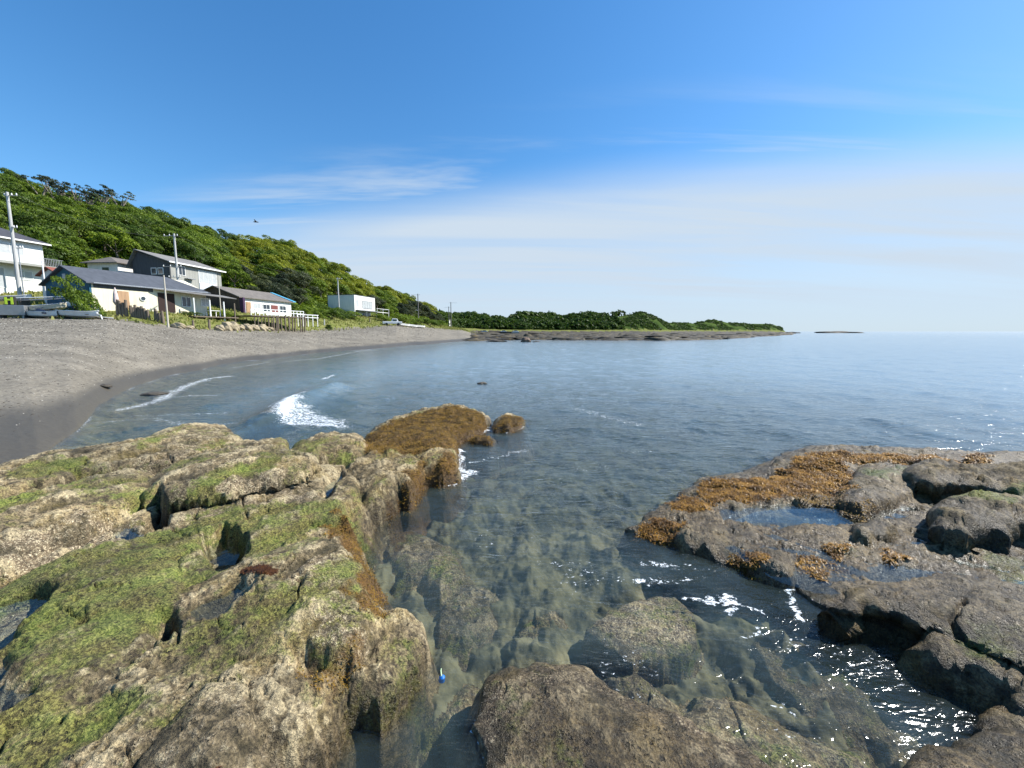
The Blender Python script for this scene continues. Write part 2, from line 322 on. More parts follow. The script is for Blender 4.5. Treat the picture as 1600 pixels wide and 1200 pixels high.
DARK = [([(505,1075),(540,1020),(580,990),(640,990),(660,1015),(640,1060),(600,1110),(545,1120)], .5, .6), ([(800,1120),(880,1080),(1000,1125),(1150,1195),(1200,1400),(850,1400)], .12, .9),
 ([(290,950),(360,915),(470,860),(520,845),(480,900),(400,960),(320,1010)], .5, .8), ([(1040,700),(1300,740),(1500,860),(1700,950),(1500,900),(1300,900),(1100,880)], .13, .4), ([(590,712),(660,690),(715,706),(690,740),(640,740)], .3, .8), ([(520,760),(560,714),(610,706),(645,745),(640,790),(560,815)], .35, .6), ([(450,715),(500,686),(575,690),(560,720)], .45, .6)]
WEED = [([(560,696),(580,668),(620,650),(665,638),(700,629),(740,634),(780,652),(752,674),(715,694),(690,704),(640,706),(600,708),(572,706)], .36, 1.0, 0),
 ([(630,738),(665,735),(698,706),(716,702),(722,745),(700,760),(662,768),(640,786),(615,806),(600,800),(622,772),(650,756)], .3, 1.0, 0),
 ([(494,808),(520,804),(535,812),(532,828),(505,826)], .45, 1.0, 1), ([(525,826),(556,834),(585,872),(606,908),(602,940),(588,960),(594,985),(562,990),(550,955),(556,920),(538,880),(522,848)], .20, 1.1, 0), ([(600,800),(640,772),(652,740),(668,735),(672,775),(648,800),(618,822),(592,822)], .12, .9, 0), ([(585,700),(640,694),(650,706),(600,716),(575,716)], .3, .6, 0),
 ([(462,1004),(490,1010),(530,1000),(560,985),(565,995),(530,1020),(500,1045),(490,1025),(465,1018)], .42, .7, 0), ([(220,985),(245,955),(275,945),(285,975),(275,1002),(235,1005)], .4, .6, 2),
 ([(768,662),(790,653),(818,654),(820,665),(798,673),(775,675)], .16, 1, 0), ([(735,688),(760,684),(776,690),(758,697)], .06, 1, 0),
 ([(1088,750),(1112,740),(1165,744),(1205,738),(1240,722),(1320,726),(1334,748),(1330,772),(1300,792),(1240,776),(1180,779),(1110,782),(1090,768)], .16, .95, 1),
 ([(1230,712),(1268,698),(1400,702),(1530,710),(1560,722),(1520,732),(1450,726),(1380,712),(1300,710),(1250,716)], .32, .95, 1),
 ([(1036,792),(1072,776),(1110,786),(1106,806),(1060,802)], .08, .9, 1), ([(984,826),(1030,811),(1078,818),(1072,832),(1035,842),(990,838)], .1, .9, 1),
 ([(1115,858),(1170,850),(1212,864),(1172,892),(1140,892)], .16, .9, 1), ([(1250,872),(1280,864),(1315,880),(1285,902),(1255,892)], .13, .8, 1),
 ([(1298,836),(1328,842),(1320,862),(1300,856)], .2, .8, 1), ([(1370,848),(1402,855),(1392,866),(1372,862)], .18, .8, 1), ([(1180,832),(1200,838),(1205,848),(1190,846)], .2, .8, 1),
 ([(1300,785),(1340,782),(1385,796),(1370,815),(1330,806)], .18, .6, 0), 
 ([(330,1180),(370,1165),(420,1180),(400,1230),(340,1230)], .45, .6, 2), ([(370,888),(420,880),(430,905),(380,905)], .45, .5, 2)]
SLOPE = {'R6': 4.0, 'R5': 3.0, 'R1': 3.0, 'R1b': 4.0, 'R3': 3.5, 'R8': 3.5, 'F1': 2.0, 'U1': 6.0, 'R7': 2.2, 'U2': 1.2, 'U3': 1.2, 'U4': 1.2, 'U5': 1.2, 'U6': 1.2, 'U7': 1.2, 'U8': 1.2}
IDS = []
for l in LOBES:
    if l[0] not in IDS: IDS.append(l[0])
def bbox_mask(P, x, y, pad):
    return (x > P[:, 0].min()-pad) & (x < P[:, 0].max()+pad) & (y > P[:, 1].min()-pad) & (y < P[:, 1].max()+pad)
# direction of the beds (left shelf) in plan
bd = PZ(450, 712, .6)-PZ(0, 860, .6); BED = math.atan2(bd[1], bd[0])
UC = {'Q3': .14, 'Q2': .11, 'Q1': .12, 'R4': .12}
def terrain(x, y):
    """height, rock id (-1 ground), masks for flat arrays x, y"""
    z, r0, r1, r2, reef = ground(x, y)
    r = np.hypot(x, y); ids = np.full(x.shape, -1)
    nr = r < 26
    xn, yn = x[nr], y[nr]
    wx = xn+0.07*fbm(xn*2.1, yn*2.1, 3, 41)+0.02*fbm(xn*9, yn*9, 2, 43); wy = yn+0.07*fbm(xn*2.1+9, yn*2.1, 3, 47)+0.02*fbm(xn*9, yn*9+5, 2, 49)
    zn = z[nr].copy(); idn = ids[nr].copy(); edg = np.ones_like(xn); ux = np.zeros_like(xn); uy = np.zeros_like(xn)
    seab = (zn < -0.02)
    zn = zn+np.where(seab, sm(-zn, 0.02, 0.3)*(0.16*fbm(xn*1.3, yn*1.3, 3, 61)+0.05*fbm(xn*5, yn*5, 3, 62)), 0)
    for (k, pts, zo, zt, w, dome) in LOBES:
        P = poly_px(pts, zo); m = bbox_mask(P, xn, yn, 0.6)
        if not m.any(): continue
        s = sdpoly(P, wx[m], wy[m])
        e = np.clip(s/w, 0, 1); f = np.sqrt(1-(1-e)**2)
        h = zo+(zt-zo)*f+dome*sm(s, w*0.5, w*3.0)
        if k in UC:
            d_ = UC[k]; a_ = .10; q_ = np.clip(-s/a_, 0, 1); zl = np.minimum(zn[m], zo-.10); ins = s < 0; ins &= s > -a_
            h = np.where(ins, np.where(q_ < .5, zo-.20*q_, (zo-.10)*(2-2*q_)+zl*(2*q_-1)), np.where(s < 0, -9, h))
            tgt = np.where(q_ < .5, d_*2*q_, d_*(2-2*q_)-a_*(2*q_-1)); sh = np.where(ins, tgt+q_*a_, 0)
            gx = (sdpoly(P, wx[m]+.01, wy[m])-s)/.01; gy = (sdpoly(P, wx[m], wy[m]+.01)-s)/.01; gl_ = np.hypot(gx, gy)+1e-6
            sel_ = h > zn[m]; ux[m] = np.where(sel_, sh*gx/gl_, ux[m]); uy[m] = np.where(sel_, sh*gy/gl_, uy[m])
        else: h = np.where(s < 0, zo+SLOPE.get(k, 3.0)*s, h)
        idx = np.where(m)[0]; up = h > zn[idx]
        zn[idx] = np.where(up, h, zn[idx]); idn[idx] = np.where(up, IDS.index(k), idn[idx]); edg[idx] = np.where(up, np.where(s > 0, sm(s, 0, w*.8), 0), edg[idx])
    rock = idn >= 0
    for pts, zo, dp, w in HOLES:
        P = poly_px(pts, zo); m = bbox_mask(P, xn, yn, 0.2); s = sdpoly(P, wx[m], wy[m])
        zn[m] = zn[m]-dp*sm(s, -0.02, w)
    for pts, zo, w, dp in CRACKS:
        P = poly_px(pts, zo); m = bbox_mask(P, xn, yn, 0.3); s = sdline(P, wx[m], wy[m])
        zn[m] = zn[m]-dp*(1-sm(s, w*0.3, w))
    # beds, lumps and pits on rock
    left = xn < 0.2
    c, s_ = math.cos(BED), math.sin(BED)
    a = np.where(left, xn*c+yn*s_, xn*0.95-yn*0.3); b = np.where(left, -xn*s_+yn*c, xn*0.3+yn*0.95)
    und = (zn < -0.02)
    bed = fbm(a*0.9, b*5.0, 4, 71)
    ridg = 1-np.abs(fbm(a*1.5, b*7, 3, 73))*2
    lum = fbm(xn*4.2, yn*4.2, 4, 77, 0.55)
    pit = worley(xn*7+0.5*lum, yn*7, 79); pit2 = worley(xn*23, yn*23, 83)
    fine = fbm(xn*26, yn*26, 3, 87, 0.6)
    tb = b*2.4+1.3*fbm(a*.5, b*.7, 3, 101); tf = tb-np.floor(tb); saw = tf-sm(tf, .86, 1.0)-.43
    ck = np.exp(-(np.abs(fbm(xn*1.3+4, yn*1.3, 3, 103))/.016)**2)*sm(fbm(xn*.8, yn*.8, 2, 107), -.15, .25)
    ck2 = np.exp(-(np.abs(fbm(xn*3.6+4, yn*3.6, 3, 109))/.03)**2)*sm(fbm(xn*1.8, yn*1.8, 2, 111), 0, .35)
    dz = 0.045*saw*(.35+.65*sm(fbm(a*.7, b*.7, 2, 105), -.2, .3))-.045*ck-.014*ck2+0.026*bed+0.012*ridg+0.026*lum-0.03*sm(0.26-pit, 0, 0.22)*sm(lum, 0.1, 0.5)+0.016*(0.5-pit2)*sm(fine+lum, -0.5, 0.5)+0.007*fine
    sc_ = np.ones(len(IDS)+1)
    for k_, v_ in (('F1', .38), ('F2', .6), ('U1', .45), ('U2', .6), ('U4', .6), ('U5', .6), ('Q3', .7), ('R1', 1.3), ('R1b', 1.0), ('Q0', 1.05), ('Q1', 1.3), ('Q2', 1.3)): sc_[IDS.index(k_)] = v_
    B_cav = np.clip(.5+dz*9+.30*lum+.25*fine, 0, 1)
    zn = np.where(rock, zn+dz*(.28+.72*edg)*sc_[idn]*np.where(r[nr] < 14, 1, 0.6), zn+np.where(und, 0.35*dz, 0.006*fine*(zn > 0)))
    # masks
    A = np.zeros((len(xn), 3)); B = np.zeros((len(xn), 3))
    big = fbm(xn*1.7, yn*1.7, 4, 91); med = fbm(xn*7, yn*7, 3, 93)
    for pts, zo, st_ in MOSS:
        P = poly_px(pts, zo); m = bbox_mask(P, xn, yn, 0.3)
        A[m, 0] = np.maximum(A[m, 0], st_*sm(sdpoly(P, wx[m], wy[m])+0.10*big[m]+0.05*med[m], -0.10, 0.12))
    for pts, zo, st_ in PALE:
        P = poly_px(pts, zo); m = bbox_mask(P, xn, yn, 0.3)
        A[m, 1] = np.maximum(A[m, 1], st_*sm(sdpoly(P, wx[m], wy[m])+0.06*big[m]+0.05*med[m], -0.08, 0.10))
    for pts, zo, st_ in DARK:
        P = poly_px(pts, zo); m = bbox_mask(P, xn, yn, 0.3)
        B[m, 1] = np.maximum(B[m, 1], st_*sm(sdpoly(P, wx[m], wy[m])+0.06*big[m]+0.03*med[m], -0.08, 0.12))
    for pts, zo, st_, kind in WEED:
        P = poly_px(pts, zo); m = bbox_mask(P, xn, yn, 0.3)
        B[m, 0] = np.maximum(B[m, 0], st_*sm(sdpoly(P, wx[m], wy[m])+0.05*big[m]+0.07*med[m], -0.02, 0.06))
        B[m, 2] = np.where(B[m, 0] >= st_*0.5, kind/2, B[m, 2])
    A[:, 2] = 1-sm(zn+0.05*big, 0.06, 0.30)                    # wet by splash
    rgt = xn > 1.0
    A[:, 2] = np.where(rgt, np.maximum(A[:, 2], 0.75*(1-sm(zn+0.05*big, 0.30, 0.5))), A[:, 2])
    lf = (xn < .5) & rock; A[:, 0] = np.where(lf, np.maximum(A[:, 0], .32+.5*fbm(xn*1.1+3, yn*1.1, 3, 97)), A[:, 0])
    for hp, zo, dp, w in HOLES:
        P = poly_px(hp, zo); m = bbox_mask(P, xn, yn, 0.2); k_ = sm(sdpoly(P, wx[m], wy[m]), 0, .1); A[m, 0] *= 1-.8*k_; A[m, 1] = np.maximum(A[m, 1], .75*k_); B[m, 1] *= 1-k_
    A[:, 0] *= np.where(rock, 1, 0)
    B[:, 1] = np.where(rgt & rock & (A[:, 1] < .3), np.maximum(B[:, 1], .9), B[:, 1])
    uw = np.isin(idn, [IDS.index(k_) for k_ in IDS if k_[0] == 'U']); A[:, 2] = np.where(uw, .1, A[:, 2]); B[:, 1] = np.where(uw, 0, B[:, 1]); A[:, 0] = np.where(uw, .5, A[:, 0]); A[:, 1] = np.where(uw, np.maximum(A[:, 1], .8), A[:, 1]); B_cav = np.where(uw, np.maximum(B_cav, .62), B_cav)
    for hp, zo, dp, w in HOLES:
        P = poly_px(hp, zo); m = bbox_mask(P, xn, yn, 0.2); A[m, 2] *= 1-.8*sm(sdpoly(P, wx[m], wy[m]), 0, .1)*(xn[m] < 0)
    global UX, UY, CAV
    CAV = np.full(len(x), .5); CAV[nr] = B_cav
    UX = np.zeros(len(x)); UY = np.zeros(len(x)); UX[nr] = ux; UY[nr] = uy
    z = z.copy(); z[nr] = zn; ids[nr] = idn
    MA = np.zeros((len(x), 3)); MB_ = np.zeros((len(x), 3)); MA[nr] = A; MB_[nr] = B
    return z, ids, MA, MB_, r0, r1, r2, reef

# polar sheet round the camera
fine_t = np.arange(-64, 64.01, 0.14)
th = np.concatenate([np.arange(-180, -76, 4.0), np.arange(-76, -64, 0.5), fine_t, np.arange(64.5, 76, 0.5), np.arange(76, 180.1, 4.0)])
def geom(a, b, q):
    n = max(2, int(math.log(b/a)/math.log(1+q))); return a*np.exp(np.linspace(0, math.log(b/a), n, endpoint=False))
rr = np.concatenate([geom(0.05, 0.9, 0.12), geom(0.9, 12, 0.0068), geom(12, 70, 0.0125), geom(70, 700, 0.013), geom(700, 2500, 0.06)])
TH, RR = np.meshgrid(R(1)*th, rr, indexing='xy')
GX = (RR*np.sin(TH)).ravel(); GY = (RR*np.cos(TH)).ravel(); nT, nR = len(th), len(rr)
GZ, GI, GA, GB, G0, G1, G2, GREEF = terrain(GX, GY)
GR = RR.ravel()
AZ = np.arctan2(GX, GY)
# ground classes: -1 sand and sea bed, -2 grass bank, -3 hill, -4 reef
bank = (GI < 0) & (GR > G1*(1+0.012*fbm(GX/2, GY/2, 3, 5))) & (GZ > 0.3) & (GREEF < 0.5)
hillm = (GI < 0) & (GR > G2) & (GZ > 0.5)
GI = np.where(bank, -2, GI); GI = np.where(hillm, -3, GI); GI = np.where((GI == -1) & (GREEF > 0.5), -4, GI)
GI = np.where((GI == -1) & (GZ < -0.01) & (GR < G0*0.995), -5, GI)
ii = (np.arange(nR-1)[:, None]*nT+np.arange(nT-1)[None, :]).ravel()
QUADS = np.stack([ii, ii+nT, ii+nT+1, ii+1], 1)
QID = GI[QUADS].max(axis=1); qm = GI[QUADS[:, 0]]; QID = np.where(QID >= 0, QID, qm)
SHORE = np.clip(1-(GR-G0)/np.maximum(1.2, 0.13*(G1-G0)), 0, 1)*(GR > G0*0.9)
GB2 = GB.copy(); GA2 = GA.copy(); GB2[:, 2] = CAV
sand_like = (GI < 0)
GA2[:, 2] = np.where(sand_like, SHORE, GA2[:, 2])
GB2[:, 1] = np.where(sand_like, sm(-GZ, 0.0, 0.10), GB2[:, 1])

# ------------------------------------------------------------------ materials
def newmat(name):
    m = bpy.data.materials.new(name); m.use_nodes = True; T = m.node_tree
    for n in list(T.nodes): T.nodes.remove(n)
    out = T.nodes.new('ShaderNodeOutputMaterial'); return m, T, out
def principled(T, out=None, **kw):
    p = T.nodes.new('ShaderNodeBsdfPrincipled')
    for k, v in kw.items(): p.inputs[k.replace('_', ' ')].default_value = v
    if out: T.links.new(p.outputs[0], out.inputs['Surface'])
    return p
def bump(T, h, strength, dist, prev=None):
    b = T.nodes.new('ShaderNodeBump'); (T.links.new(strength, b.inputs['Strength']) if not isinstance(strength, (int, float)) else setattr(b.inputs['Strength'], 'default_value', strength)); b.inputs['Distance'].default_value = dist
    T.links.new(h, b.inputs['Height'])
    if prev: T.links.new(prev, b.inputs['Normal'])
    return b.outputs[0]
def pos(T): return T.nodes.new('ShaderNodeNewGeometry').outputs['Position']
def att(T, name):
    a = T.nodes.new('ShaderNodeAttribute'); a.attribute_name = name
    s = T.nodes.new('ShaderNodeSeparateColor'); T.links.new(a.outputs['Color'], s.inputs[0]); return s.outputs
def simple(name, col, rough=0.7, var=0.15, scale=3.0, metal=0.0, bmp=0.0, spec=0.5):
    m, T, out = newmat(name); p = principled(T, out, Roughness=rough, Metallic=metal); p.inputs['Specular IOR Level'].default_value = spec
    n = noise(T, T.nodes.new('ShaderNodeTexCoord').outputs['Object'], scale, 5, 0.6)
    c = mixc(T, sstep(T, n, 0.25, 0.75), tuple(x*(1-var) for x in col), tuple(min(1, x*(1+var)) for x in col))
    T.links.new(c, p.inputs['Base Color'])
    if bmp: T.links.new(bump(T, n, 0.6, bmp), p.inputs['Normal'])
    return m
# rock
def rock_mat():
    m, T, out = newmat('shore_rock'); P = pos(T); A = att(T, 'A'); B = att(T, 'B')
    n1 = noise(T, P, 3.1, 6, 0.62); n2 = noise(T, P, 17, 6, 0.68); n3 = noise(T, P, 70, 4, 0.7)
    vor = nd(T, 'ShaderNodeTexVoronoi', feature='F1'); vor.inputs['Scale'].default_value = 48
    wv = nd(T, 'ShaderNodeVectorMath', operation='ADD'); T.links.new(P, wv.inputs[0])
    ncol = noise(T, P, 22, 3, 0.6, 0, 1); sc = nd(T, 'ShaderNodeVectorMath', operation='SCALE'); sc.inputs['Scale'].default_value = 0.12
    T.links.new(ncol, sc.inputs[0]); T.links.new(sc.outputs[0], wv.inputs[1]); T.links.new(wv.outputs[0], vor.inputs['Vector'])
    base = mixc(T, sstep(T, n1, 0.35, 0.66), (0.11, 0.088, 0.050), (0.34, 0.265, 0.155))
    base = mixc(T, math_(T, 'MULTIPLY', sstep(T, n2, 0.50, 0.66), 0.75), base, (0.36, 0.30, 0.20))
    base = mixc(T, math_(T, 'MULTIPLY', sstep(T, n2, 0.50, 0.36), 0.8), base, (0.035, 0.028, 0.018))
    vp = nd(T, 'ShaderNodeTexVoronoi', feature='F1'); vp.inputs['Scale'].default_value = 21; T.links.new(wv.outputs[0], vp.inputs['Vector'])
    pitm = math_(T, 'MULTIPLY', sstep(T, vp.outputs['Distance'], 0.30, 0.16), sstep(T, n1, 0.42, 0.56))
    # grey-brown turf film
    base = mixc(T, math_(T, 'MULTIPLY', B[1], 0.75), base, mixc(T, sstep(T, n2, 0.4, 0.62), (0.045, 0.030, 0.011), (0.15, 0.105, 0.038)))
    # pale barnacle crust
    pf = math_(T, 'ADD', math_(T, 'MULTIPLY', A[1], 0.55), math_(T, 'MULTIPLY', math_(T, 'SUBTRACT', n2, 0.5), 1.8))
    pf = sstep(T, math_(T, 'ADD', pf, math_(T, 'MULTIPLY', math_(T, 'SUBTRACT', n1, 0.5), 1.0)), 0.18, 0.62)
    speck = sstep(T, vor.outputs['Distance'], 0.62, 0.25)
    palec = mixc(T, speck, (0.14, 0.105, 0.07), mixc(T, sstep(T, n3, 0.35, 0.65), (0.44, 0.35, 0.22), (0.70, 0.62, 0.46)))
    base = mixc(T, math_(T, 'MULTIPLY', pf, 0.8), base, palec)
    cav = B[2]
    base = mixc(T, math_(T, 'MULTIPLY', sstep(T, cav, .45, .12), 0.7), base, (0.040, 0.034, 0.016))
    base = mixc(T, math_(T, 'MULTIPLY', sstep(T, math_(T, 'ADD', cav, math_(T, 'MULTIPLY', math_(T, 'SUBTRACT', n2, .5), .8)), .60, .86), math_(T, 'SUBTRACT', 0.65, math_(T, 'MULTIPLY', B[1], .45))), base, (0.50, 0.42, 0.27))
    # ochre algae film between
    base = mixc(T, math_(T, 'MULTIPLY', sstep(T, noise(T, P, 2.2, 4, 0.6), 0.5, 0.68), 0.45), base, (0.16, 0.115, 0.028))
    # green algae
    mf = math_(T, 'ADD', A[0], math_(T, 'MULTIPLY', math_(T, 'SUBTRACT', n2, 0.5), 1.6))
    mf = sstep(T, math_(T, 'ADD', mf, math_(T, 'MULTIPLY', math_(T, 'SUBTRACT', n1, 0.5), 2.2)), 0.35, 0.85)
    g = mixc(T, sstep(T, noise(T, P, 5.0, 5, 0.6), 0.38, 0.64), (0.085, 0.075, 0.018), (0.085, 0.130, 0.016))
    g = mixc(T, math_(T, 'MULTIPLY', sstep(T, n3, 0.42, 0.62), 0.5), g, (0.22, 0.22, 0.06))
    base = mixc(T, math_(T, 'MULTIPLY', mf, 0.9), base, g)
    # brown weed stain below the fronds
    base = mixc(T, math_(T, 'MULTIPLY', B[0], 0.85), base, mixc(T, n2, (0.05, 0.025, 0.006), (0.16, 0.08, 0.015)))
    base = mixc(T, math_(T, 'MULTIPLY', pitm, 0.75), base, (0.02, 0.017, 0.010))
    base = mixc(T, 0.85, base, mixc(T, sstep(T, n3, 0.32, 0.68), (0.40, 0.40, 0.40), (1.65, 1.62, 1.54)), 'MULTIPLY')
    base = mixc(T, 0.8, base, mixc(T, sstep(T, noise(T, P, 1.1, 4, .6), 0.35, 0.65), (0.62, 0.62, 0.60), (1.35, 1.32, 1.25)), 'MULTIPLY')
    # wet rock is darker
    wet = math_(T, 'MULTIPLY', A[2], sstep(T, n1, 0.25, 0.5))
    base = mixc(T, math_(T, 'MULTIPLY', wet, 0.72), base, mixc(T, 1.0, base, (0.40, 0.36, 0.33), 'MULTIPLY'))
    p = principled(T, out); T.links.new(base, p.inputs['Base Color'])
    T.links.new(math_(T, 'SUBTRACT', 0.86, math_(T, 'MULTIPLY', wet, 0.58)), p.inputs['Roughness'])
    p.inputs['Specular IOR Level'].default_value = 0.4
    hh = math_(T, 'ADD', n2, math_(T, 'MULTIPLY', n3, 0.55)); b1 = bump(T, math_(T, 'SUBTRACT', hh, math_(T, 'MULTIPLY', pitm, 0.5)), 1.0, 0.026)
    b2 = bump(T, math_(T, 'MULTIPLY', speck, math_(T, 'ADD', 0.25, pf)), 0.7, 0.006, b1)
    T.links.new(b2, p.inputs['Normal'])
    return m
def ground_mat():
    m, T, out = newmat('shore_sand'); P = pos(T); A = att(T, 'A'); B = att(T, 'B')
    n1 = noise(T, P, 0.35, 6, 0.6); n2 = noise(T, P, 9, 6, 0.7); n3 = noise(T, mapping(T, P, (0.10, 0.6, 1), (0, 0, R(-58))), 1.0, 6, 0.6)
    sand = mixc(T, sstep(T, n1, 0.3, 0.7), (0.145, 0.128, 0.098), (0.215, 0.190, 0.145))
    wr = noise(T, mapping(T, P, (0.06, 1.3, 1), (0, 0, R(-58))), 1.0, 6, 0.7)
    sand = mixc(T, math_(T, 'MULTIPLY', math_(T, 'MULTIPLY', sstep(T, wr, 0.56, 0.64), sstep(T, n2, .42, .6)), 0.7), sand, (0.055, 0.045, 0.03))
    sand = mixc(T, math_(T, 'MULTIPLY', sstep(T, n3, 0.52, 0.66), 0.45), sand, (0.30, 0.27, 0.215))
    sand = mixc(T, math_(T, 'MULTIPLY', sstep(T, n2, 0.5, 0.72), 0.55), sand, (0.32, 0.29, 0.235))
    sand = mixc(T, math_(T, 'MULTIPLY', sstep(T, n2, 0.48, 0.36), 0.85), sand, (0.09, 0.08, 0.065))
    vor = nd(T, 'ShaderNodeTexVoronoi', feature='F1'); vor.inputs['Scale'].default_value = 11; T.links.new(P, vor.inputs['Vector'])
    sand = mixc(T, math_(T, 'MULTIPLY', sstep(T, vor.outputs['Distance'], 0.22, 0.12), sstep(T, n1, 0.45, 0.6)), sand, (0.40, 0.37, 0.31))
    wetc = mixc(T, n2, (0.055, 0.048, 0.036), (0.105, 0.092, 0.068)); wet = sstep(T, A[2], 0.02, 0.55)
    sand = mixc(T, wet, sand, wetc)
    bed = mixc(T, sstep(T, noise(T, P, 2.4, 6, 0.65), 0.36, 0.62), (0.038, 0.042, 0.026), (0.21, 0.195, 0.11))
    bed = mixc(T, math_(T, 'MULTIPLY', sstep(T, noise(T, P, 13, 4, 0.65), 0.52, 0.64), 0.45), bed, (0.27, 0.25, 0.14))
    c = mixc(T, B[1], sand, bed)
    p = principled(T, out); T.links.new(c, p.inputs['Base Color'])
    T.links.new(math_(T, 'SUBTRACT', 0.9, math_(T, 'MULTIPLY', wet, 0.38)), p.inputs['Roughness']); p.inputs['Specular IOR Level'].default_value = 0.35
    T.links.new(bump(T, n2, 0.5, 0.03, bump(T, noise(T, P, 2.6, 3, .5), math_(T, 'MULTIPLY', math_(T, 'SUBTRACT', 1.0, wet, True), .6), 0.10)), p.inputs['Normal'])
    return m
def reef_mat():
    m, T, out = newmat('reef_rock'); P = pos(T)
    n = noise(T, mapping(T, P, (0.08, 0.25, 1)), 1.0, 7, 0.7); n2 = noise(T, P, 0.7, 5, 0.7)
    c = mixc(T, sstep(T, n, 0.4, 0.62), (0.022, 0.019, 0.013), (0.085, 0.07, 0.042)); c = mixc(T, math_(T, 'MULTIPLY', sstep(T, n2, 0.52, 0.66), .6), c, (0.17, 0.12, 0.04))
    p = principled(T, out, Roughness=0.8); T.links.new(c, p.inputs['Base Color']); T.links.new(bump(T, n2, 0.8, 0.25), p.inputs['Normal']); return m
def grass_mat(name, c1, c2, sc=0.6):
    m, T, out = newmat(name); P = pos(T); n = noise(T, P, sc, 6, 0.65); n2 = noise(T, P, sc*9, 4, 0.7)
    c = mixc(T, sstep(T, n, 0.35, 0.65), c1, c2); c = mixc(T, math_(T, 'MULTIPLY', sstep(T, n2, 0.4, 0.7), 0.25), c, tuple(x*1.3 for x in c2))
    p = principled(T, out, Roughness=1.0); p.inputs['Specular IOR Level'].default_value = 0.03; T.links.new(c, p.inputs['Base Color']); T.links.new(bump(T, n2, 0.8, 0.12), p.inputs['Normal']); return m
M_ROCK = rock_mat(); M_SAND = ground_mat(); M_REEF = reef_mat()
M_GRASS = grass_mat('grass_ground', (0.11, 0.135, 0.03), (0.20, 0.20, 0.07)); M_HILL = grass_mat('hill_cover', (0.030, 0.055, 0.012), (0.085, 0.125, 0.028), 0.06)
def schlick(T, nrm, f0=0.022):
    g = T.nodes.new('ShaderNodeNewGeometry'); d = nd(T, 'ShaderNodeVectorMath', operation='DOT_PRODUCT'); T.links.new(nrm, d.inputs[0]); T.links.new(g.outputs['Incoming'], d.inputs[1])
    c = math_(T, 'ABSOLUTE', d.outputs['Value']); return math_(T, 'ADD', math_(T, 'MULTIPLY', math_(T, 'POWER', math_(T, 'SUBTRACT', 1.0, c, True), 5.0), 1-f0), f0, True)
# water
def water_mat(name='sea_water'):
    m, T, out = newmat(name); P = pos(T); A = att(T, 'W')   # depth/4, foam, chop
    fl = mapping(T, P, (1, 1, 1)); 
    w1 = noise(T, mapping(T, P, (0.9, 2.4, 1), (0, 0, R(20))), 1.5, 5, 0.55, 0.6)
    w2 = noise(T, mapping(T, P, (1.0, 2.0, 1), (0, 0, R(-15))), 7.0, 4, 0.6, 0.4)
    w3 = noise(T, mapping(T, P, (1, 2.6, 1), (0, 0, R(10))), 0.22, 5, 0.6)
    hh = math_(T, 'ADD', math_(T, 'MULTIPLY', w1, 1.0), math_(T, 'MULTIPLY', w2, 0.20)); hh = math_(T, 'ADD', hh, math_(T, 'MULTIPLY', w3, 1.2))
    w4 = math_(T, 'ABSOLUTE', math_(T, 'SUBTRACT', noise(T, mapping(T, P, (1.0, 2.3, 1), (0, 0, R(-28))), 2.6, 3, 0.5, 1.1), 0.5)); hh = math_(T, 'SUBTRACT', hh, math_(T, 'MULTIPLY', w4, 0.8))
    nrm = bump(T, hh, 1.0, 0.042)
    dep = math_(T, 'MULTIPLY', A[0], 4.0)
    tr = math_(T, 'POWER', 2.718, math_(T, 'MULTIPLY', dep, -1.3), True)
    tint = mixc(T, sstep(T, dep, 0.0, 1.2), (0.95, 0.96, 0.95), (0.60, 0.70, 0.62))
    tp = T.nodes.new('ShaderNodeBsdfTransparent'); T.links.new(tint, tp.inputs['Color'])
    df = T.nodes.new('ShaderNodeBsdfDiffuse'); T.links.new(mixc(T, sstep(T, dep, 0.3, 2.0), (0.055, 0.076, 0.072), (0.17, 0.26, 0.315)), df.inputs['Color'])
    mx = T.nodes.new('ShaderNodeMixShader'); T.links.new(tr, mx.inputs[0]); T.links.new(df.outputs[0], mx.inputs[1]); T.links.new(tp.outputs[0], mx.inputs[2])
    gl = T.nodes.new('ShaderNodeBsdfGlossy'); gl.inputs['Roughness'].default_value = 0.12; T.links.new(nrm, gl.inputs['Normal'])
    gl.inputs['Color'].default_value = (0.95, 0.97, 1, 1)
    fr = schlick(T, nrm)
    m2 = T.nodes.new('ShaderNodeMixShader'); T.links.new(fr, m2.inputs[0]); T.links.new(mx.outputs[0], m2.inputs[1]); T.links.new(gl.outputs[0], m2.inputs[2])
    # foam: lacy white
    fn = noise(T, mapping(T, P, (1, 1.7, 1), (0, 0, R(25))), 9, 6, 0.72, 1.6)
    fn2 = noise(T, P, 34, 4, 0.7)
    ff = math_(T, 'ADD', A[1], math_(T, 'ADD', math_(T, 'MULTIPLY', math_(T, 'SUBTRACT', fn, 0.5), 3.2), math_(T, 'MULTIPLY', math_(T, 'SUBTRACT', fn2, 0.5), 1.6)))
    ff = sstep(T, ff, 0.60, 0.85); ff = math_(T, 'MULTIPLY', ff, sstep(T, A[1], 0.02, 0.2))
    fo = T.nodes.new('ShaderNodeBsdfDiffuse'); fo.inputs['Color'].default_value = (0.72, 0.76, 0.78, 1)
    m3 = T.nodes.new('ShaderNodeMixShader'); T.links.new(ff, m3.inputs[0]); T.links.new(m2.outputs[0], m3.inputs[1]); T.links.new(fo.outputs[0], m3.inputs[2])
    T.links.new(m3.outputs[0], out.inputs['Surface']); return m
M_WATER = water_mat()

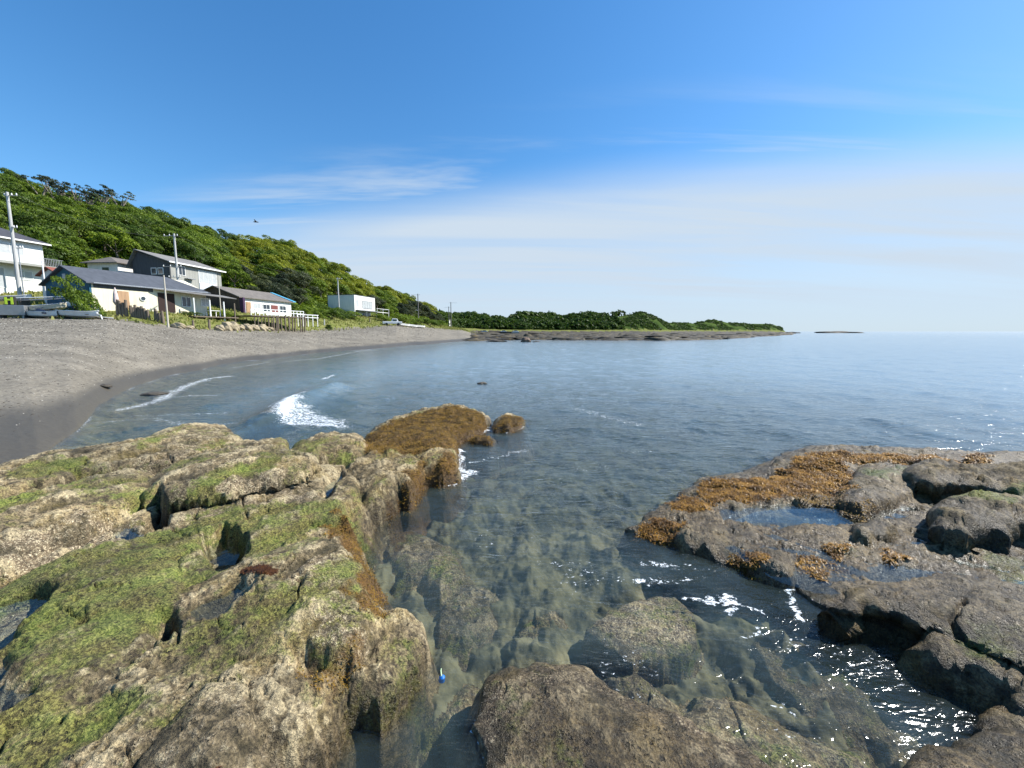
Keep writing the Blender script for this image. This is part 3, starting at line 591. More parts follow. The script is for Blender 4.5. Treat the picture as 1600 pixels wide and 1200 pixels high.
# ------------------------------------------------------------------ cut the sheet into its things
def submesh(name, qsel, mat, center=True):
    q = QUADS[qsel]; used, inv = np.unique(q, return_inverse=True); V = np.stack([GX[used]+UX[used], GY[used]+UY[used], GZ[used]], 1)
    c = np.array([V[:, 0].mean(), V[:, 1].mean(), V[:, 2].min()]) if center else np.zeros(3)
    me = npmesh(name, V-c, inv.reshape(q.shape)[:, ::-1], True); attr(me, 'A', GA2[used]); attr(me, 'B', GB2[used])
    return link(name, me, mat, loc=c)
for k, nm, mt in ((-1, 'beach', M_SAND), (-5, 'seabed', M_SAND), (-2, 'grass_bank', M_GRASS), (-3, 'hill', M_HILL), (-4, 'reef_flat', M_REEF)):
    if (QID == k).any(): tag(submesh(nm, QID == k, mt, False), kind='structure')
ROCK_LABEL = {
 'R5': 'long flat ridge of rock with green streaks bordering the sand, farthest back at left', 'R6b': 'thin bright green rock hump wedged at the left edge behind the pale whale-back rock',
 'R6': 'pale smooth whale-back rock at the left edge above the green shelf', 'R4': 'long rounded boulder with bright green top and barnacled face beside the dark hollow',
 'R2': 'low barnacled hump between the long green-topped boulder and the seaweed-covered point', 'R1': 'flat rock wholly covered in brown seaweed at the seaward tip of the left shelf',
 'R1b': 'rounded grey-topped rock with seaweed hanging down its seaward side, by the tip', 'R3': 'rounded grey-brown hump with shell crusted front, just before the seaweed-fringed tip',
 'R7': 'broad green and tan rock shelf with tide pools filling the left foreground', 'R8': 'dark mottled flat-topped block at the corner of the shelf beside the water',
 'F1': 'brown rock with a pale rim rising from the water at bottom centre', 'F2': 'low brown wet rock in the bottom right corner',
 'Q0': 'low wet rock shelf with seaweed and tide pools on the right', 'Q6': 'small dark rounded rock beside the tide pool on the right shelf',
 'Q1': 'raised mossy ledge with a black overhang at the far right', 'Q1b': 'flat grey rock at the seaward edge of the right shelf', 'Q2': 'angular boulder with green top and black shaded face on the right shelf',
 'Q3': 'large smooth olive brown slab with a deep black undercut at right', 'Q4': 'glistening wet dark rock below the olive brown slab', 'Q5': 'low wet brown rock at the water edge below the glistening rock',
 'S1': 'small seaweed-covered rock in the surf just off the tip of the left shelf', 'S2': 'smallest seaweed-topped rock awash between the tip and the channel', 'S3': 'dark rock barely awash left of the breaking wave',
 'U1': 'pale yellowish slab lying under clear water in mid channel', 'U2': 'pale submerged rock beside the seaweed-fringed edge of the left shelf', 'U3': 'small greenish submerged rock left of the yellowish slab',
 'U4': 'pale submerged rock bottom right of the brown rock with the pale rim', 'U5': 'wide flat submerged rock at lower right of the channel', 'U6': 'mossy submerged rock off the dark mottled block',
 'U7': 'submerged shell crusted rock left of the brown rock with the pale rim', 'U8': 'dark rough rock just under water behind the pale rim rock'}
for i, k in enumerate(IDS):
    s = QID == i
    if s.sum() < 4: print('no rock', k); continue
    nm = 'rock_shelf' if k in ('R7', 'Q0') else ('submerged_rock' if k[0] == 'U' else 'shore_rock')
    tag(submesh(nm, s, M_ROCK), ROCK_LABEL[k], 'rock shelf' if nm == 'rock_shelf' else 'rock')

# ------------------------------------------------------------------ sea surface
def waves(x, y):
    r = np.hypot(x, y); z = np.zeros_like(x); rs = np.random.default_rng(3)
    wxx = x+0.35*fbm(x*0.8, y*0.8, 2, 11); wyy = y+0.35*fbm(x*0.8+5, y*0.8, 2, 12)
    for lam, amp, ang in ((3.4, .020, 200), (2.3, .014, 235), (1.5, .010, 190), (1.05, .008, 250), (.72, .006, 215), (.50, .0070, 175), (.36, .0048, 240), (.26, .0030, 205)):
        a = R(ang+rs.uniform(-8, 8)); k = 2*np.pi/lam; p = k*(wxx*math.cos(a)+wyy*math.sin(a))+rs.uniform(0, 6)
        cut = sm(r, 3+lam*38, 3+lam*25)*(0.15+1.7*sm(fbm(x*.9+lam*7, y*.9, 2, 15), -.25, .45) if lam < .6 else 1); z += amp*cut*(1-np.abs(np.sin(p/2)))*1.6*(0.6+0.8*np.clip(fbm(x*0.5+lam, y*0.5, 2, 14)+0.5, 0, 1))
    calm = 0.62+0.2*sm(r, 3, 9)
    return z*calm-0.03*calm
WZ = waves(GX, GY)*(GR < 90)
WZ = np.where(np.abs(np.degrees(AZ)) > 80, 0, WZ)
FO = np.zeros_like(GX)
nrw = GR < 60; xs, ys = GX[nrw], GY[nrw]; foam = np.zeros_like(xs); wz = WZ[nrw]
# breaking wave
crest = poly_px([(418,650),(440,634),(462,622),(485,614),(520,600)], 0.15); dcr = sdline(crest, xs, ys)
wz += 0.24*np.exp(-(dcr/0.55)**2); 
brk = poly_px([(418,652),(430,630),(455,616),(478,612),(478,630),(500,645),(545,655),(540,666),(490,664),(440,662)], 0.08)
foam = np.maximum(foam, 0.66*sm(sdpoly(brk, xs+0.15*fbm(xs*2, ys*2, 3, 4), ys+.2*fbm(xs*2, ys*2+4, 3, 4)), -0.25, 0.25)); 
core = poly_px([(425,650),(432,632),(455,618),(470,618),(468,640),(460,655),(440,656)], 0.1)
foam = np.maximum(foam, 1.05*sm(sdpoly(core, xs+0.1*fbm(xs*3, ys*3, 2, 4), ys), -0.1, 0.3))
STRE = [([(160,660),(230,655),(310,665),(380,662)], .2, .40), ([(190,640),(240,628),(300,600),(330,592),(360,588)], .35, .62), ([(250,622),(300,618),(335,618)], .2, .55), ([(215,650),(300,648),(350,645)], .25, .4), ([(440,566),(500,560),(560,549),(580,546)], .30, .6), ([(360,575),(420,566)], .3, .5),
 ([(505,592),(520,586)], .2, .7), ([(715,705),(720,735),(735,740),(715,750),(705,758)], .14, .85), ([(720,690),(760,672),(790,676),(815,668)], .12, .95), ([(745,662),(770,668)], .12, .8), ([(725,725),(780,715),(830,700)], .10, .45),
 ([(533,826),(540,815),(548,812)], .05, 1.0), ([(1068,935),(1100,945),(1140,935),(1130,955)], .05, .8), ([(1140,940),(1180,955),(1200,962)], .05, .9), ([(1230,925),(1240,950),(1250,975)], .05, .8), ([(1150,990),(1185,988)], .03, .7),
 ([(985,905),(1040,910),(1100,908)], .07, .55), ([(1000,880),(1080,885),(1100,890)], .06, .5), ([(900,640),(960,655),(1000,665)], .3, .4), ([(840,880),(900,890),(960,905)], .06, .35)]
for pts, w, st_ in STRE:
    d = sdline(poly_px(pts, 0), xs+0.08*fbm(xs*4, ys*4, 2, 8), ys+0.08*fbm(xs*4+7, ys*4, 2, 8)); foam = np.maximum(foam, min(.82, st_+.02)*(1-sm(d, 0, w*1.3)))
# thin lace along the beach and against rocks, scattered flecks
dsh = G0[nrw]-GR[nrw]; foam = np.maximum(foam, 0.62*np.exp(-((dsh-0.25)/(0.16+0.010*GR[nrw]))**2)*(AZ[nrw] < -0.25)*sm(fbm(xs*0.5, ys*0.5, 2, 21), -0.2, 0.3))
depth_near = wz-GZ[nrw]
foam = np.maximum(foam, 0.50*(1-sm(np.abs(depth_near), 0.0, 0.04))*(GR[nrw] < 12)*(xs > -3)*sm(fbm(xs*1.2, ys*1.2, 2, 29), -0.05, 0.4))
foam = np.maximum(foam, 0.22*sm(fbm(xs*1.1, ys*1.1, 2, 33), 0.15, 0.6)*(xs > -0.5)*(ys < 7))
WZ[nrw] = wz; FO[nrw] = foam
DEP = np.clip(WZ-GZ, 0, 4)
below = (GZ < WZ+0.25)
qs = below[QUADS].any(axis=1) & (GR[QUADS[:, 0]] > 0.5) & ~((GR[QUADS[:, 0]] > G0[QUADS[:, 0]]*1.04) & (GREEF[QUADS[:, 0]] < 0.2) & (np.arctan2(GX[QUADS[:, 0]], GY[QUADS[:, 0]]) < 0.6))
q = QUADS[qs]; used, inv = np.unique(q, return_inverse=True)
me = npmesh('sea', np.stack([GX[used], GY[used], WZ[used]], 1), inv.reshape(q.shape)[:, ::-1], True)
attr(me, 'W', np.stack([DEP[used]/4, FO[used], used*0], 1))
tag(link('sea', me, M_WATER), kind='structure')
# open sea out to the horizon
tt = R(1)*np.linspace(-60, 100, 160); r2_ = np.array([2430, 4000, 8000, 20000, 45000.0]); a, b = np.meshgrid(tt, r2_)
V = np.stack([(b*np.sin(a)).ravel(), (b*np.cos(a)).ravel(), np.full(a.size, -0.02)], 1)
i0 = (np.arange(4)[:, None]*160+np.arange(159)[None, :]).ravel()
me = npmesh('open_sea', V, np.stack([i0, i0+1, i0+161, i0+160], 1)); attr(me, 'W', np.tile([1.0, 0, 0], (len(V), 1))); tag(link('open_sea', me, M_WATER), kind='structure')
# tide pools
def ring_pool(pts, lvl, label):
    P = poly_px(pts, lvl); c = P.mean(0); n = 48
    a_ = np.linspace(0, 1, n, endpoint=False)*len(P); out = []
    for t in a_: i = int(t); f = t-i; out.append(P[i]*(1-f)+P[(i+1) % len(P)]*f)
    out = np.array(out); V = [c]; ringsn = 6
    for k in range(1, ringsn+1): V.extend(c+(out-c)*k/ringsn*1.06)
    V = np.array(V)-c; fc = []
    for k in range(ringsn-1):
        for i in range(n): j = (i+1) % n; fc.append((1+k*n+i, 1+(k+1)*n+i, 1+(k+1)*n+j, 1+k*n+j))
    ar = np.sum(out[:, 0]*np.roll(out[:, 1], -1)-np.roll(out[:, 0], -1)*out[:, 1]); fl_ = 1 if ar > 0 else -1
    me = npmesh('tide_pool', V, np.array(fc)[:, ::fl_])
    me2 = npmesh('x', V, np.array([(0, 1+i, 1+(i+1) % n) for i in range(n)])[:, ::fl_])
    import bmesh
    bm = bmesh.new(); bm.from_mesh(me); bm.from_mesh(me2); bmesh.ops.remove_doubles(bm, verts=bm.verts, dist=1e-5); print('pool up', sum(f.normal.z > 0 for f in bm.faces), len(bm.faces))
    bm.to_mesh(me); bm.free(); attr(me, 'W', np.tile([0.03, 0, 0], (len(me.vertices), 1)))
    o = link('tide_pool', me, M_POOL, loc=c); tag(o, label, 'tide pool')
def pool_mat():
    m, T, out = newmat('pool_water'); P = pos(T)
    tp = T.nodes.new('ShaderNodeBsdfTransparent'); tp.inputs['Color'].default_value = (0.80, 0.86, 0.88, 1)
    gl = T.nodes.new('ShaderNodeBsdfGlossy'); gl.inputs['Roughness'].default_value = 0.03
    nr_ = bump(T, noise(T, P, 8, 3, 0.5), 0.5, 0.01)
    fr = schlick(T, nr_, 0.04); T.links.new(nr_, gl.inputs['Normal'])
    m2 = T.nodes.new('ShaderNodeMixShader'); T.links.new(fr, m2.inputs[0]); T.links.new(tp.outputs[0], m2.inputs[1]); T.links.new(gl.outputs[0], m2.inputs[2]); T.links.new(m2.outputs[0], out.inputs['Surface']); return m
M_POOL = pool_mat()
for h_, lv, lb in ((HOLES[0], .27, 'deep round rock hole half filled with blue water in the green shelf'), (HOLES[1], .42, 'tiny blue puddle in the green shelf below the dark hollow'),
    (HOLES[2], .43, 'blue tide pool at the left edge with a dark notch at its end'), (HOLES[3], .44, 'dull shallow pool at the left edge, lowest of the pools'),
    (HOLES[4], .39, 'shallow pool with deep blue spots on the tan part of the shelf'), (HOLES[7], .34, 'narrow puddle between the long boulder and the rounded hump'),
    (HOLES[9], .075, 'largest tide pool, reflecting blue sky behind seaweed on the right shelf'), (([(1120,835),(1200,800),(1330,795),(1500,780),(1700,800),(2100,900),(1900,960),(1600,925),(1480,905),(1300,925),(1230,905)],),   .098, 'shallow films of water spread over the low middle of the right shelf'),
    (HOLES[11], .17, 'tiny bright puddle above the angular boulder'), (HOLES[12], .14, 'small pool at the right edge above the olive brown slab')):
    ring_pool(h_[0], lv, lb)

# ------------------------------------------------------------------ seaweed fronds
def fronds(name, sel, n, length, width, mat, label):
    idx = np.where(sel)[0]
    area = GR[idx]**2; p = area/area.sum(); pick = RNG.choice(idx, n, p=p)
    X = GX[pick]+RNG.normal(0, .006, n)*GR[pick]*.6; Y = GY[pick]+RNG.normal(0, .006, n)*GR[pick]*.6; Z = GZ[pick]-.004
    hd = RNG.uniform(0, 2*np.pi, n); Ln = length*RNG.uniform(.5, 1.4, n)*(0.7+0.10*GR[pick]); Wd = width*RNG.uniform(.6, 1.4, n)*(0.6+0.10*GR[pick])
    d = np.stack([np.cos(hd), np.sin(hd), np.zeros(n)], 1); sdv = np.stack([-np.sin(hd), np.cos(hd), np.zeros(n)], 1)
    lift = RNG.uniform(.1, .8, n)
    P0 = np.stack([X, Y, Z], 1); P1 = P0+d*(Ln*.45)[:, None]+np.array([0, 0, 1])*(Ln*lift*.6)[:, None]; P2 = P0+d*Ln[:, None]+np.array([0, 0, 1])*(Ln*(lift-.5)*.6)[:, None]
    V = np.stack([P0-sdv*Wd[:, None]*.3, P0+sdv*Wd[:, None]*.3, P1-sdv*Wd[:, None]*.6, P1+sdv*Wd[:, None]*.6, P2-sdv*Wd[:, None]*.25, P2+sdv*Wd[:, None]*.25], 1).reshape(-1, 3)
    b_ = (np.arange(n)*6)[:, None]; Fq = np.concatenate([b_+np.array([0, 1, 3, 2]), b_+np.array([2, 3, 5, 4])])
    return tag(link(name, npmesh(name, V, Fq), mat), label, 'seaweed', kind='stuff')
def weed_mat(name, c1, c2):
    m, T, out = newmat(name); P = pos(T); n = noise(T, P, 6, 4, 0.6); n2 = noise(T, P, 45, 3, 0.7)
    c = mixc(T, sstep(T, math_(T, 'ADD', n, math_(T, 'MULTIPLY', math_(T, 'SUBTRACT', n2, .5), .8)), 0.35, 0.68), c1, c2)
    p = principled(T, None, Roughness=0.45); T.links.new(c, p.inputs['Base Color']); tl = T.nodes.new('ShaderNodeBsdfTranslucent'); T.links.new(c, tl.inputs['Color'])
    mx = T.nodes.new('ShaderNodeMixShader'); mx.inputs[0].default_value = .25; T.links.new(p.outputs[0], mx.inputs[1]); T.links.new(tl.outputs[0], mx.inputs[2]); T.links.new(mx.outputs[0], out.inputs['Surface']); return m
M_WEED = [weed_mat('brown_weed', (0.085, 0.052, 0.010), (0.32, 0.19, 0.026)), weed_mat('golden_weed', (0.13, 0.062, 0.008), (0.42, 0.22, 0.025)), weed_mat('red_weed', (0.05, 0.018, 0.008), (0.13, 0.055, 0.015))]
vis = (np.abs(np.degrees(AZ)) < 64) & (GZ > -0.05)
rn = RNG.uniform(0, 1, len(GX))
fronds('brown_seaweed', vis & (GB[:, 0] > 0.35+0.3*rn) & (GB[:, 2] < .3), 75000, .018, .007, M_WEED[0], 'brown seaweed hanging over the seaward edge and tip of the left shelf')
fronds('golden_seaweed', vis & (GB[:, 0] > 0.35+0.3*rn) & (np.abs(GB[:, 2]-.5) < .2), 60000, .028, .008, M_WEED[1], 'golden orange seaweed matted over the right rock shelf')
fronds('red_seaweed', vis & (GB[:, 0] > 0.3+0.3*rn) & (GB[:, 2] > .8), 7000, .020, .006, M_WEED[2], 'dark reddish seaweed in the hollows of the green shelf')
#PART2
# ------------------------------------------------------------------ trees
def leaf_mat(name, c1, c2, c3):
    m, T, out = newmat(name); oi = T.nodes.new('ShaderNodeObjectInfo'); P = pos(T)
    n = noise(T, P, 1.1, 3, 0.6); A = att(T, 'L')
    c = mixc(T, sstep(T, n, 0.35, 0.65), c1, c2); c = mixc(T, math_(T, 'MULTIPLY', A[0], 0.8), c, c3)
    c = mixc(T, oi.outputs['Random'], mixc(T, 1.0, c, (0.52, 0.60, 0.62), 'MULTIPLY'), mixc(T, 1.0, c, (1.15, 1.08, 0.9), 'MULTIPLY'))
    p = principled(T, None, Roughness=0.55); p.inputs['Specular IOR Level'].default_value = 0.3; T.links.new(c, p.inputs['Base Color'])
    tl = T.nodes.new('ShaderNodeBsdfTranslucent'); T.links.new(c, tl.inputs['Color'])
    mx = T.nodes.new('ShaderNodeMixShader'); mx.inputs[0].default_value = .36; T.links.new(p.outputs[0], mx.inputs[1]); T.links.new(tl.outputs[0], mx.inputs[2]); T.links.new(mx.outputs[0], out.inputs['Surface']); return m
LM = {'dark': leaf_mat('leaf_dark', (0.045, 0.08, 0.014), (0.10, 0.165, 0.02), (0.20, 0.29, 0.026)),
      'mid': leaf_mat('leaf_mid', (0.08, 0.135, 0.015), (0.17, 0.25, 0.022), (0.32, 0.42, 0.03)),
      'gold': leaf_mat('leaf_gold', (0.11, 0.15, 0.012), (0.27, 0.31, 0.02), (0.46, 0.48, 0.035)),
      'grey': leaf_mat('leaf_grey', (0.055, 0.07, 0.035), (0.085, 0.105, 0.05), (0.13, 0.16, 0.08))}
M_BARK = simple('bark', (0.11, 0.09, 0.065), 0.9, 0.3, 3)
def crown_geo(rs, rad, hgt, nl, leaf, nclump=13, tilt=0.35):
    """leaf sprays on the upper skin of layered clumps"""
    cs = []
    for i in range(nclump):
        a = rs.uniform(0, 6.28); q = math.sqrt(rs.uniform(0, 1))*0.72
        cs.append((math.cos(a)*q*rad, math.sin(a)*q*rad, (rs.uniform(-.35, .5)-q*q*0.35)*hgt, rad*rs.uniform(.26, .44), hgt*rs.uniform(.16, .28)))
    cs = np.array(cs); k = rs.integers(0, nclump, nl); d = rs.normal(size=(nl, 3)); d[:, 2] = np.where(rs.uniform(size=nl) < .78, np.abs(d[:, 2]), d[:, 2]); d /= np.linalg.norm(d, axis=1)[:, None]
    rj = rs.uniform(.72, 1.08, nl)[:, None]; c = cs[k]
    Pn = c[:, :3]+d*rj*np.stack([c[:, 3], c[:, 3], c[:, 4]], 1)
    Pn[:, 2] += -tilt*Pn[:, 0]
    nrm = d+rs.normal(size=(nl, 3))*.55; nrm /= np.linalg.norm(nrm, axis=1)[:, None]
    t = np.cross(nrm, rs.normal(size=(nl, 3))); t /= np.linalg.norm(t, axis=1)[:, None]; b = np.cross(nrm, t)
    s_ = (leaf*rs.uniform(.6, 1.3, nl))[:, None]
    V = np.stack([Pn-t*s_, Pn-b*s_*.5, Pn+t*s_, Pn+b*s_*.5], 1).reshape(-1, 3)
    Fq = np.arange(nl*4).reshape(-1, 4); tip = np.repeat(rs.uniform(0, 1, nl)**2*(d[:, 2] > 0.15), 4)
    return V, Fq, tip
def tube_geo(path, rads, n=6):
    path = [Vector(p) for p in path]; V = []; Fq = []
    for i, p in enumerate(path):
        t = (path[min(i+1, len(path)-1)]-path[max(i-1, 0)]).normalized(); u = t.orthogonal().normalized(); w = t.cross(u)
        for j in range(n): a = 2*math.pi*j/n; V.append(tuple(p+(u*math.cos(a)+w*math.sin(a))*rads[i]))
    for i in range(len(path)-1):
        for j in range(n): Fq.append((i*n+j, i*n+(j+1) % n, (i+1)*n+(j+1) % n, (i+1)*n+j))
    return V, Fq
def trunk_mesh(rs, h, rad, base=-1.5):
    V, Fq = tube_geo([(0, 0, base), (0.1, 0, h*.3), (-.1, .1, h*.62)], [.30, .22, .16]); V = list(V); Fq = list(Fq)
    for i in range(5):
        a = i*1.26+rs.uniform(-.3, .3); q = rad*rs.uniform(.35, .7)
        v, f = tube_geo([(-.1, .1, h*.5), (math.cos(a)*q*.5, math.sin(a)*q*.5, h*.7), (math.cos(a)*q, math.sin(a)*q, h*rs.uniform(.85, 1.0))], [.13, .09, .04], 5)
        o = len(V); V += v; Fq += [tuple(x+o for x in ff) for ff in f]
    return npmesh('trunk', V, Fq, True)
PROTO = []
for i in range(6):
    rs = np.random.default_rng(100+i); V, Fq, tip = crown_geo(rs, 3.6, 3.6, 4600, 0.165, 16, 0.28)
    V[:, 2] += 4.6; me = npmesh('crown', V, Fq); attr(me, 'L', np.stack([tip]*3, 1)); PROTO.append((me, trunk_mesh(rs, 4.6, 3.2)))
PM = {}
def proto(i, mat):
    if (i, mat) not in PM:
        me = PROTO[i][0].copy(); me.name = 'crown'; me.materials.append(LM[mat]); tk = PROTO[i][1]
        if not tk.materials: tk.materials.append(M_BARK)
        PM[(i, mat)] = (me, tk)
    return PM[(i, mat)]
def gz1(x, y): return float(ground(np.array([float(x)]), np.array([float(y)]))[0][0])
TREE_L = {'dark': 'dark green windswept tree packed among its like on the hillside behind the houses', 'mid': 'fresh green windswept tree with dense flattened crown on the wooded slope',
          'gold': 'yellow-green windswept tree on the sunlit far end of the wooded slope', 'grey': 'dull grey-green tree at the foot of the wooded slope'}
def tree(x, y, z, sc, kind, label=None, group=None, cat='tree', name='hillside_tree', zs=1.0):
    e = bpy.data.objects.new(name, None); COL.objects.link(e); e.location = (x, y, z); e.scale = (sc, sc, sc*zs); e.rotation_euler = (0, 0, RNG.uniform(-.7, .7)+0.4)
    tag(e, label or TREE_L[kind], cat, group or {'dark': 'dark trees on the hillside', 'mid': 'green trees on the hillside', 'gold': 'yellow-green trees on the hillside', 'grey': 'grey-green trees at the hill foot'}[kind])
    cm, tk = proto(int(RNG.integers(0, 6)), kind)
    link('crown', cm, None, e); link('trunk', tk, None, e); return e
def proj(x, y, z):
    p = np.array((x, y, z-H0)); d = p[1]*cP-p[2]*sP; return CX+F*p[0]/d, CY-F*(p[2]*cP+p[1]*sP)/d
# candidate places on the hill between foot and ridge
cands = []
for k in range(6000):
    az = math.atan(RNG.uniform(-1.42, -0.16)); r1_, r2_x, r3_x = [float(np.interp(az, TA, TAB[:, c])) for c in (2, 4, 6)]
    t = RNG.uniform(-0.12, 1.05); r = r2_x+(r3_x-r2_x)*t; x, y = r*math.sin(az), r*math.cos(az)
    cands.append((x, y, az, t, r))
kept = []; cell = {}
for c in cands:
    dmin = 3.1+0.006*c[4]; key = (int(c[0]//6), int(c[1]//6)); ok = True
    for i in (-1, 0, 1):
        for j in (-1, 0, 1):
            for q_ in cell.get((key[0]+i, key[1]+j), []):
                if (q_[0]-c[0])**2+(q_[1]-c[1])**2 < dmin*dmin: ok = False
    if ok: cell.setdefault(key, []).append(c); kept.append(c)
kept.sort(key=lambda c: c[4])
print('tree places', len(kept))
def blocked(x, y):   # keep the built plots clear
    for (a, b, c_, d_) in ((-75, -40, 36, 54), (-58, -35, 36, 52), (-66, -46, 52, 80), (-52, -34, 54, 74), (-48, -30, 92, 125), (-70, -52, 55, 72)):
        if a < x < b and c_ < y < d_: return True
    return False
rest = []; n_ind = 0
ok_ = [c for c in kept if not blocked(c[0], c[1])]
for c in ok_:
    x, y, az, t, r = c; z = gz1(x, y); u = 800+605*math.tan(az)
    nz = float(fbm(np.array([x/14.]), np.array([y/14.]), 2, 5)[0])
    if u > 380 and t > 0.25+0.2*nz: kind = 'gold' if nz > -.35 else 'mid'
    elif u > 340 and t < 0.3 and nz < 0.1: kind = 'grey'
    else: kind = 'mid' if nz > -0.05 else 'dark'
    sc = RNG.uniform(.62, 1.0)*(0.75 if t < 0.1 else 1.0)*(1+0.0012*r)
    if n_ind < 296: tree(x, y, z-.6, sc, kind); n_ind += 1
    else: rest.append((x, y, z-.6, sc, kind))
print('individual', n_ind, 'rest', len(rest))
def merged(name, places, mat, label, nl, leaf, base_rad=3.6, base_h=3.6, lift=4.6, kindv='stuff'):
    VV, TT = [], []; o = 0
    for i, (x, y, z, sc, _) in enumerate(places):
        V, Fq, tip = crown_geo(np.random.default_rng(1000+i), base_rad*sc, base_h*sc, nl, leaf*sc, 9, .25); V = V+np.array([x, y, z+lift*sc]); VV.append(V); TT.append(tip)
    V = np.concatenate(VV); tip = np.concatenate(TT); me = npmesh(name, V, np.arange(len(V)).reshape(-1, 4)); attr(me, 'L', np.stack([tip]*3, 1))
    return tag(link(name, me, mat), label, 'woodland', kind=kindv)
for kd, lb in (('gold', 'yellow-green woodland thinning out at the far end of the hill'), ('mid', 'fresh green woodland massed on the hill'), ('dark', 'dark green woodland massed on the upper hill'), ('grey', 'grey-green scrub woodland at the hill foot')):
    pl = [p for p in rest if p[4] == kd]
    if pl: merged('woodland', pl, LM[kd], lb, 520, .42)
# undergrowth filling below the crowns and along the bank
ug = []
for k in range(5200):
    az = math.atan(RNG.uniform(-1.42, -0.155)); r1_, r2_x, r3_x = [float(np.interp(az, TA, TAB[:, c])) for c in (2, 4, 6)]
    r = r2_x+(r3_x-r2_x)*RNG.uniform(-0.25, 1.0); x, y = r*math.sin(az), r*math.cos(az)
    if not blocked(x, y): ug.append((x, y, r))
ug = np.array(ug); zz_ = ground(ug[:, 0], ug[:, 1])[0]
merged('undergrowth', [(a[0], a[1], zz_[i]-.2, RNG.uniform(.35, .6), 0) for i, a in enumerate(ug) if i % 2 == 0], LM['mid'], 'tangled green undergrowth covering the lower slope between the trees', 90, .75, 3.6, 2.6, 1.2)
# ridge-top trees with bare crooked limbs
def ridge_tree(u, v, Y, h, label):
    p = PY(u, v, Y); rs = np.random.default_rng(int(u)); e = bpy.data.objects.new('ridge_tree', None); COL.objects.link(e); zb = gz1(p[0], p[1])-.5; e.location = (p[0], p[1], zb)
    tag(e, label, 'tree', 'bare-limbed trees on the ridge'); top = p[2]-zb
    V, Fq = [], []; VV, TT = [], []
    for i in range(7):
        a = rs.uniform(0, 6.28); q = rs.uniform(.8, 2.6); tp = (math.cos(a)*q, math.sin(a)*q, top*rs.uniform(.78, 1.0))
        v_, f_ = tube_geo([(0, 0, 0), (rs.uniform(-.4, .4), rs.uniform(-.4, .4), top*.5), (tp[0]*.5, tp[1]*.5, top*.72), tp], [.24, .17, .10, .04], 5)
        o = len(V); V += v_; Fq += [tuple(x+o for x in ff) for ff in f_]
        if i % 3 != 2:
            lv, lf, lt = crown_geo(rs, 1.5, 1.0, 160, .17, 5, .2); VV.append(lv+np.array(tp)); TT.append(lt)
    link('trunk', npmesh('trunk', V, Fq, True), simple('pale_bark', (.22, .19, .15), .9), e)
    V = np.concatenate(VV); me = npmesh('crown', V, np.arange(len(V)).reshape(-1, 4)); attr(me, 'L', np.stack([np.concatenate(TT)]*3, 1)); link('crown', me, LM['grey'], e)
for i, (u, v, Y) in enumerate([(62, 287, 93), (84, 292, 94), (100, 298, 96), (118, 301, 97), (136, 306, 99), (158, 304, 101), (186, 309, 103)]):
    ridge_tree(u, v-9, Y-6, 8, ['leftmost bare-limbed tree breaking the skyline above the white balcony house', 'spreading thin-leaved tree on the skyline right of the leftmost bare one', 'crooked sparse tree third along the bare skyline row',
        'thin windblown tree in the middle of the bare skyline row', 'sparse grey tree just right of the middle of the bare skyline row', 'tufted tree on the skyline near the end of the bare row', 'last sparse tree of the bare skyline row where the dense crowns begin'][i])
# far headland wood
fw = []
for k in range(5200):
    u = RNG.uniform(684, 985); az = math.atan((u-800)/605); r1_, r2_x, r3_x = [float(np.interp(az, TA, TAB[:, c])) for c in (2, 4, 6)]
    t = RNG.uniform(0, 1.25); r = r2_x+(r3_x-r2_x)*t
    if u > 930 and RNG.uniform() < (u-930)/45: continue
    fw.append((r*math.sin(az), r*math.cos(az)))
for k in range(2600):
    u = RNG.uniform(975, 1218); az = math.atan((u-800)/605); r2_x, r3_x = [float(np.interp(az, TA, TAB[:, c])) for c in (4, 6)]
    r = r2_x+(r3_x-r2_x)*RNG.uniform(0.0, 1.1)
    if fbm(np.array([r*math.sin(az)/30.]), np.array([r*math.cos(az)/30.]), 3, 9)[0] < -.06: continue
    fw.append((r*math.sin(az), r*math.cos(az), 1))
L_ = [w for w in fw if len(w) == 2][:1900]; S_ = [w for w in fw if len(w) == 3][:1300]
def zs_(A): A = np.array([w[:2] for w in A]); return ground(A[:, 0], A[:, 1])[0]
zl = zs_(L_); zs2 = zs_(S_)
merged('far_wood', [(w[0], w[1], zl[i]-1, RNG.uniform(.7, 1.2)*(1+.75*float(fbm(np.array([w[0]/22.]), np.array([w[1]/22.]), 3, 3)[0])), 0) for i, w in enumerate(L_)], LM['dark'], 'dark rounded woodland along the low far shore behind the reef', 120, 1.0, 3.6, 4.0, 3.0)
merged('far_scrub', [(w[0], w[1], zs2[i]-1.5, RNG.uniform(.5, .9), 0) for i, w in enumerate(S_)], LM['dark'], 'dark scrub on the grassy headland humps at the far point', 90, .9, 4.5, 2.6, 1.2)

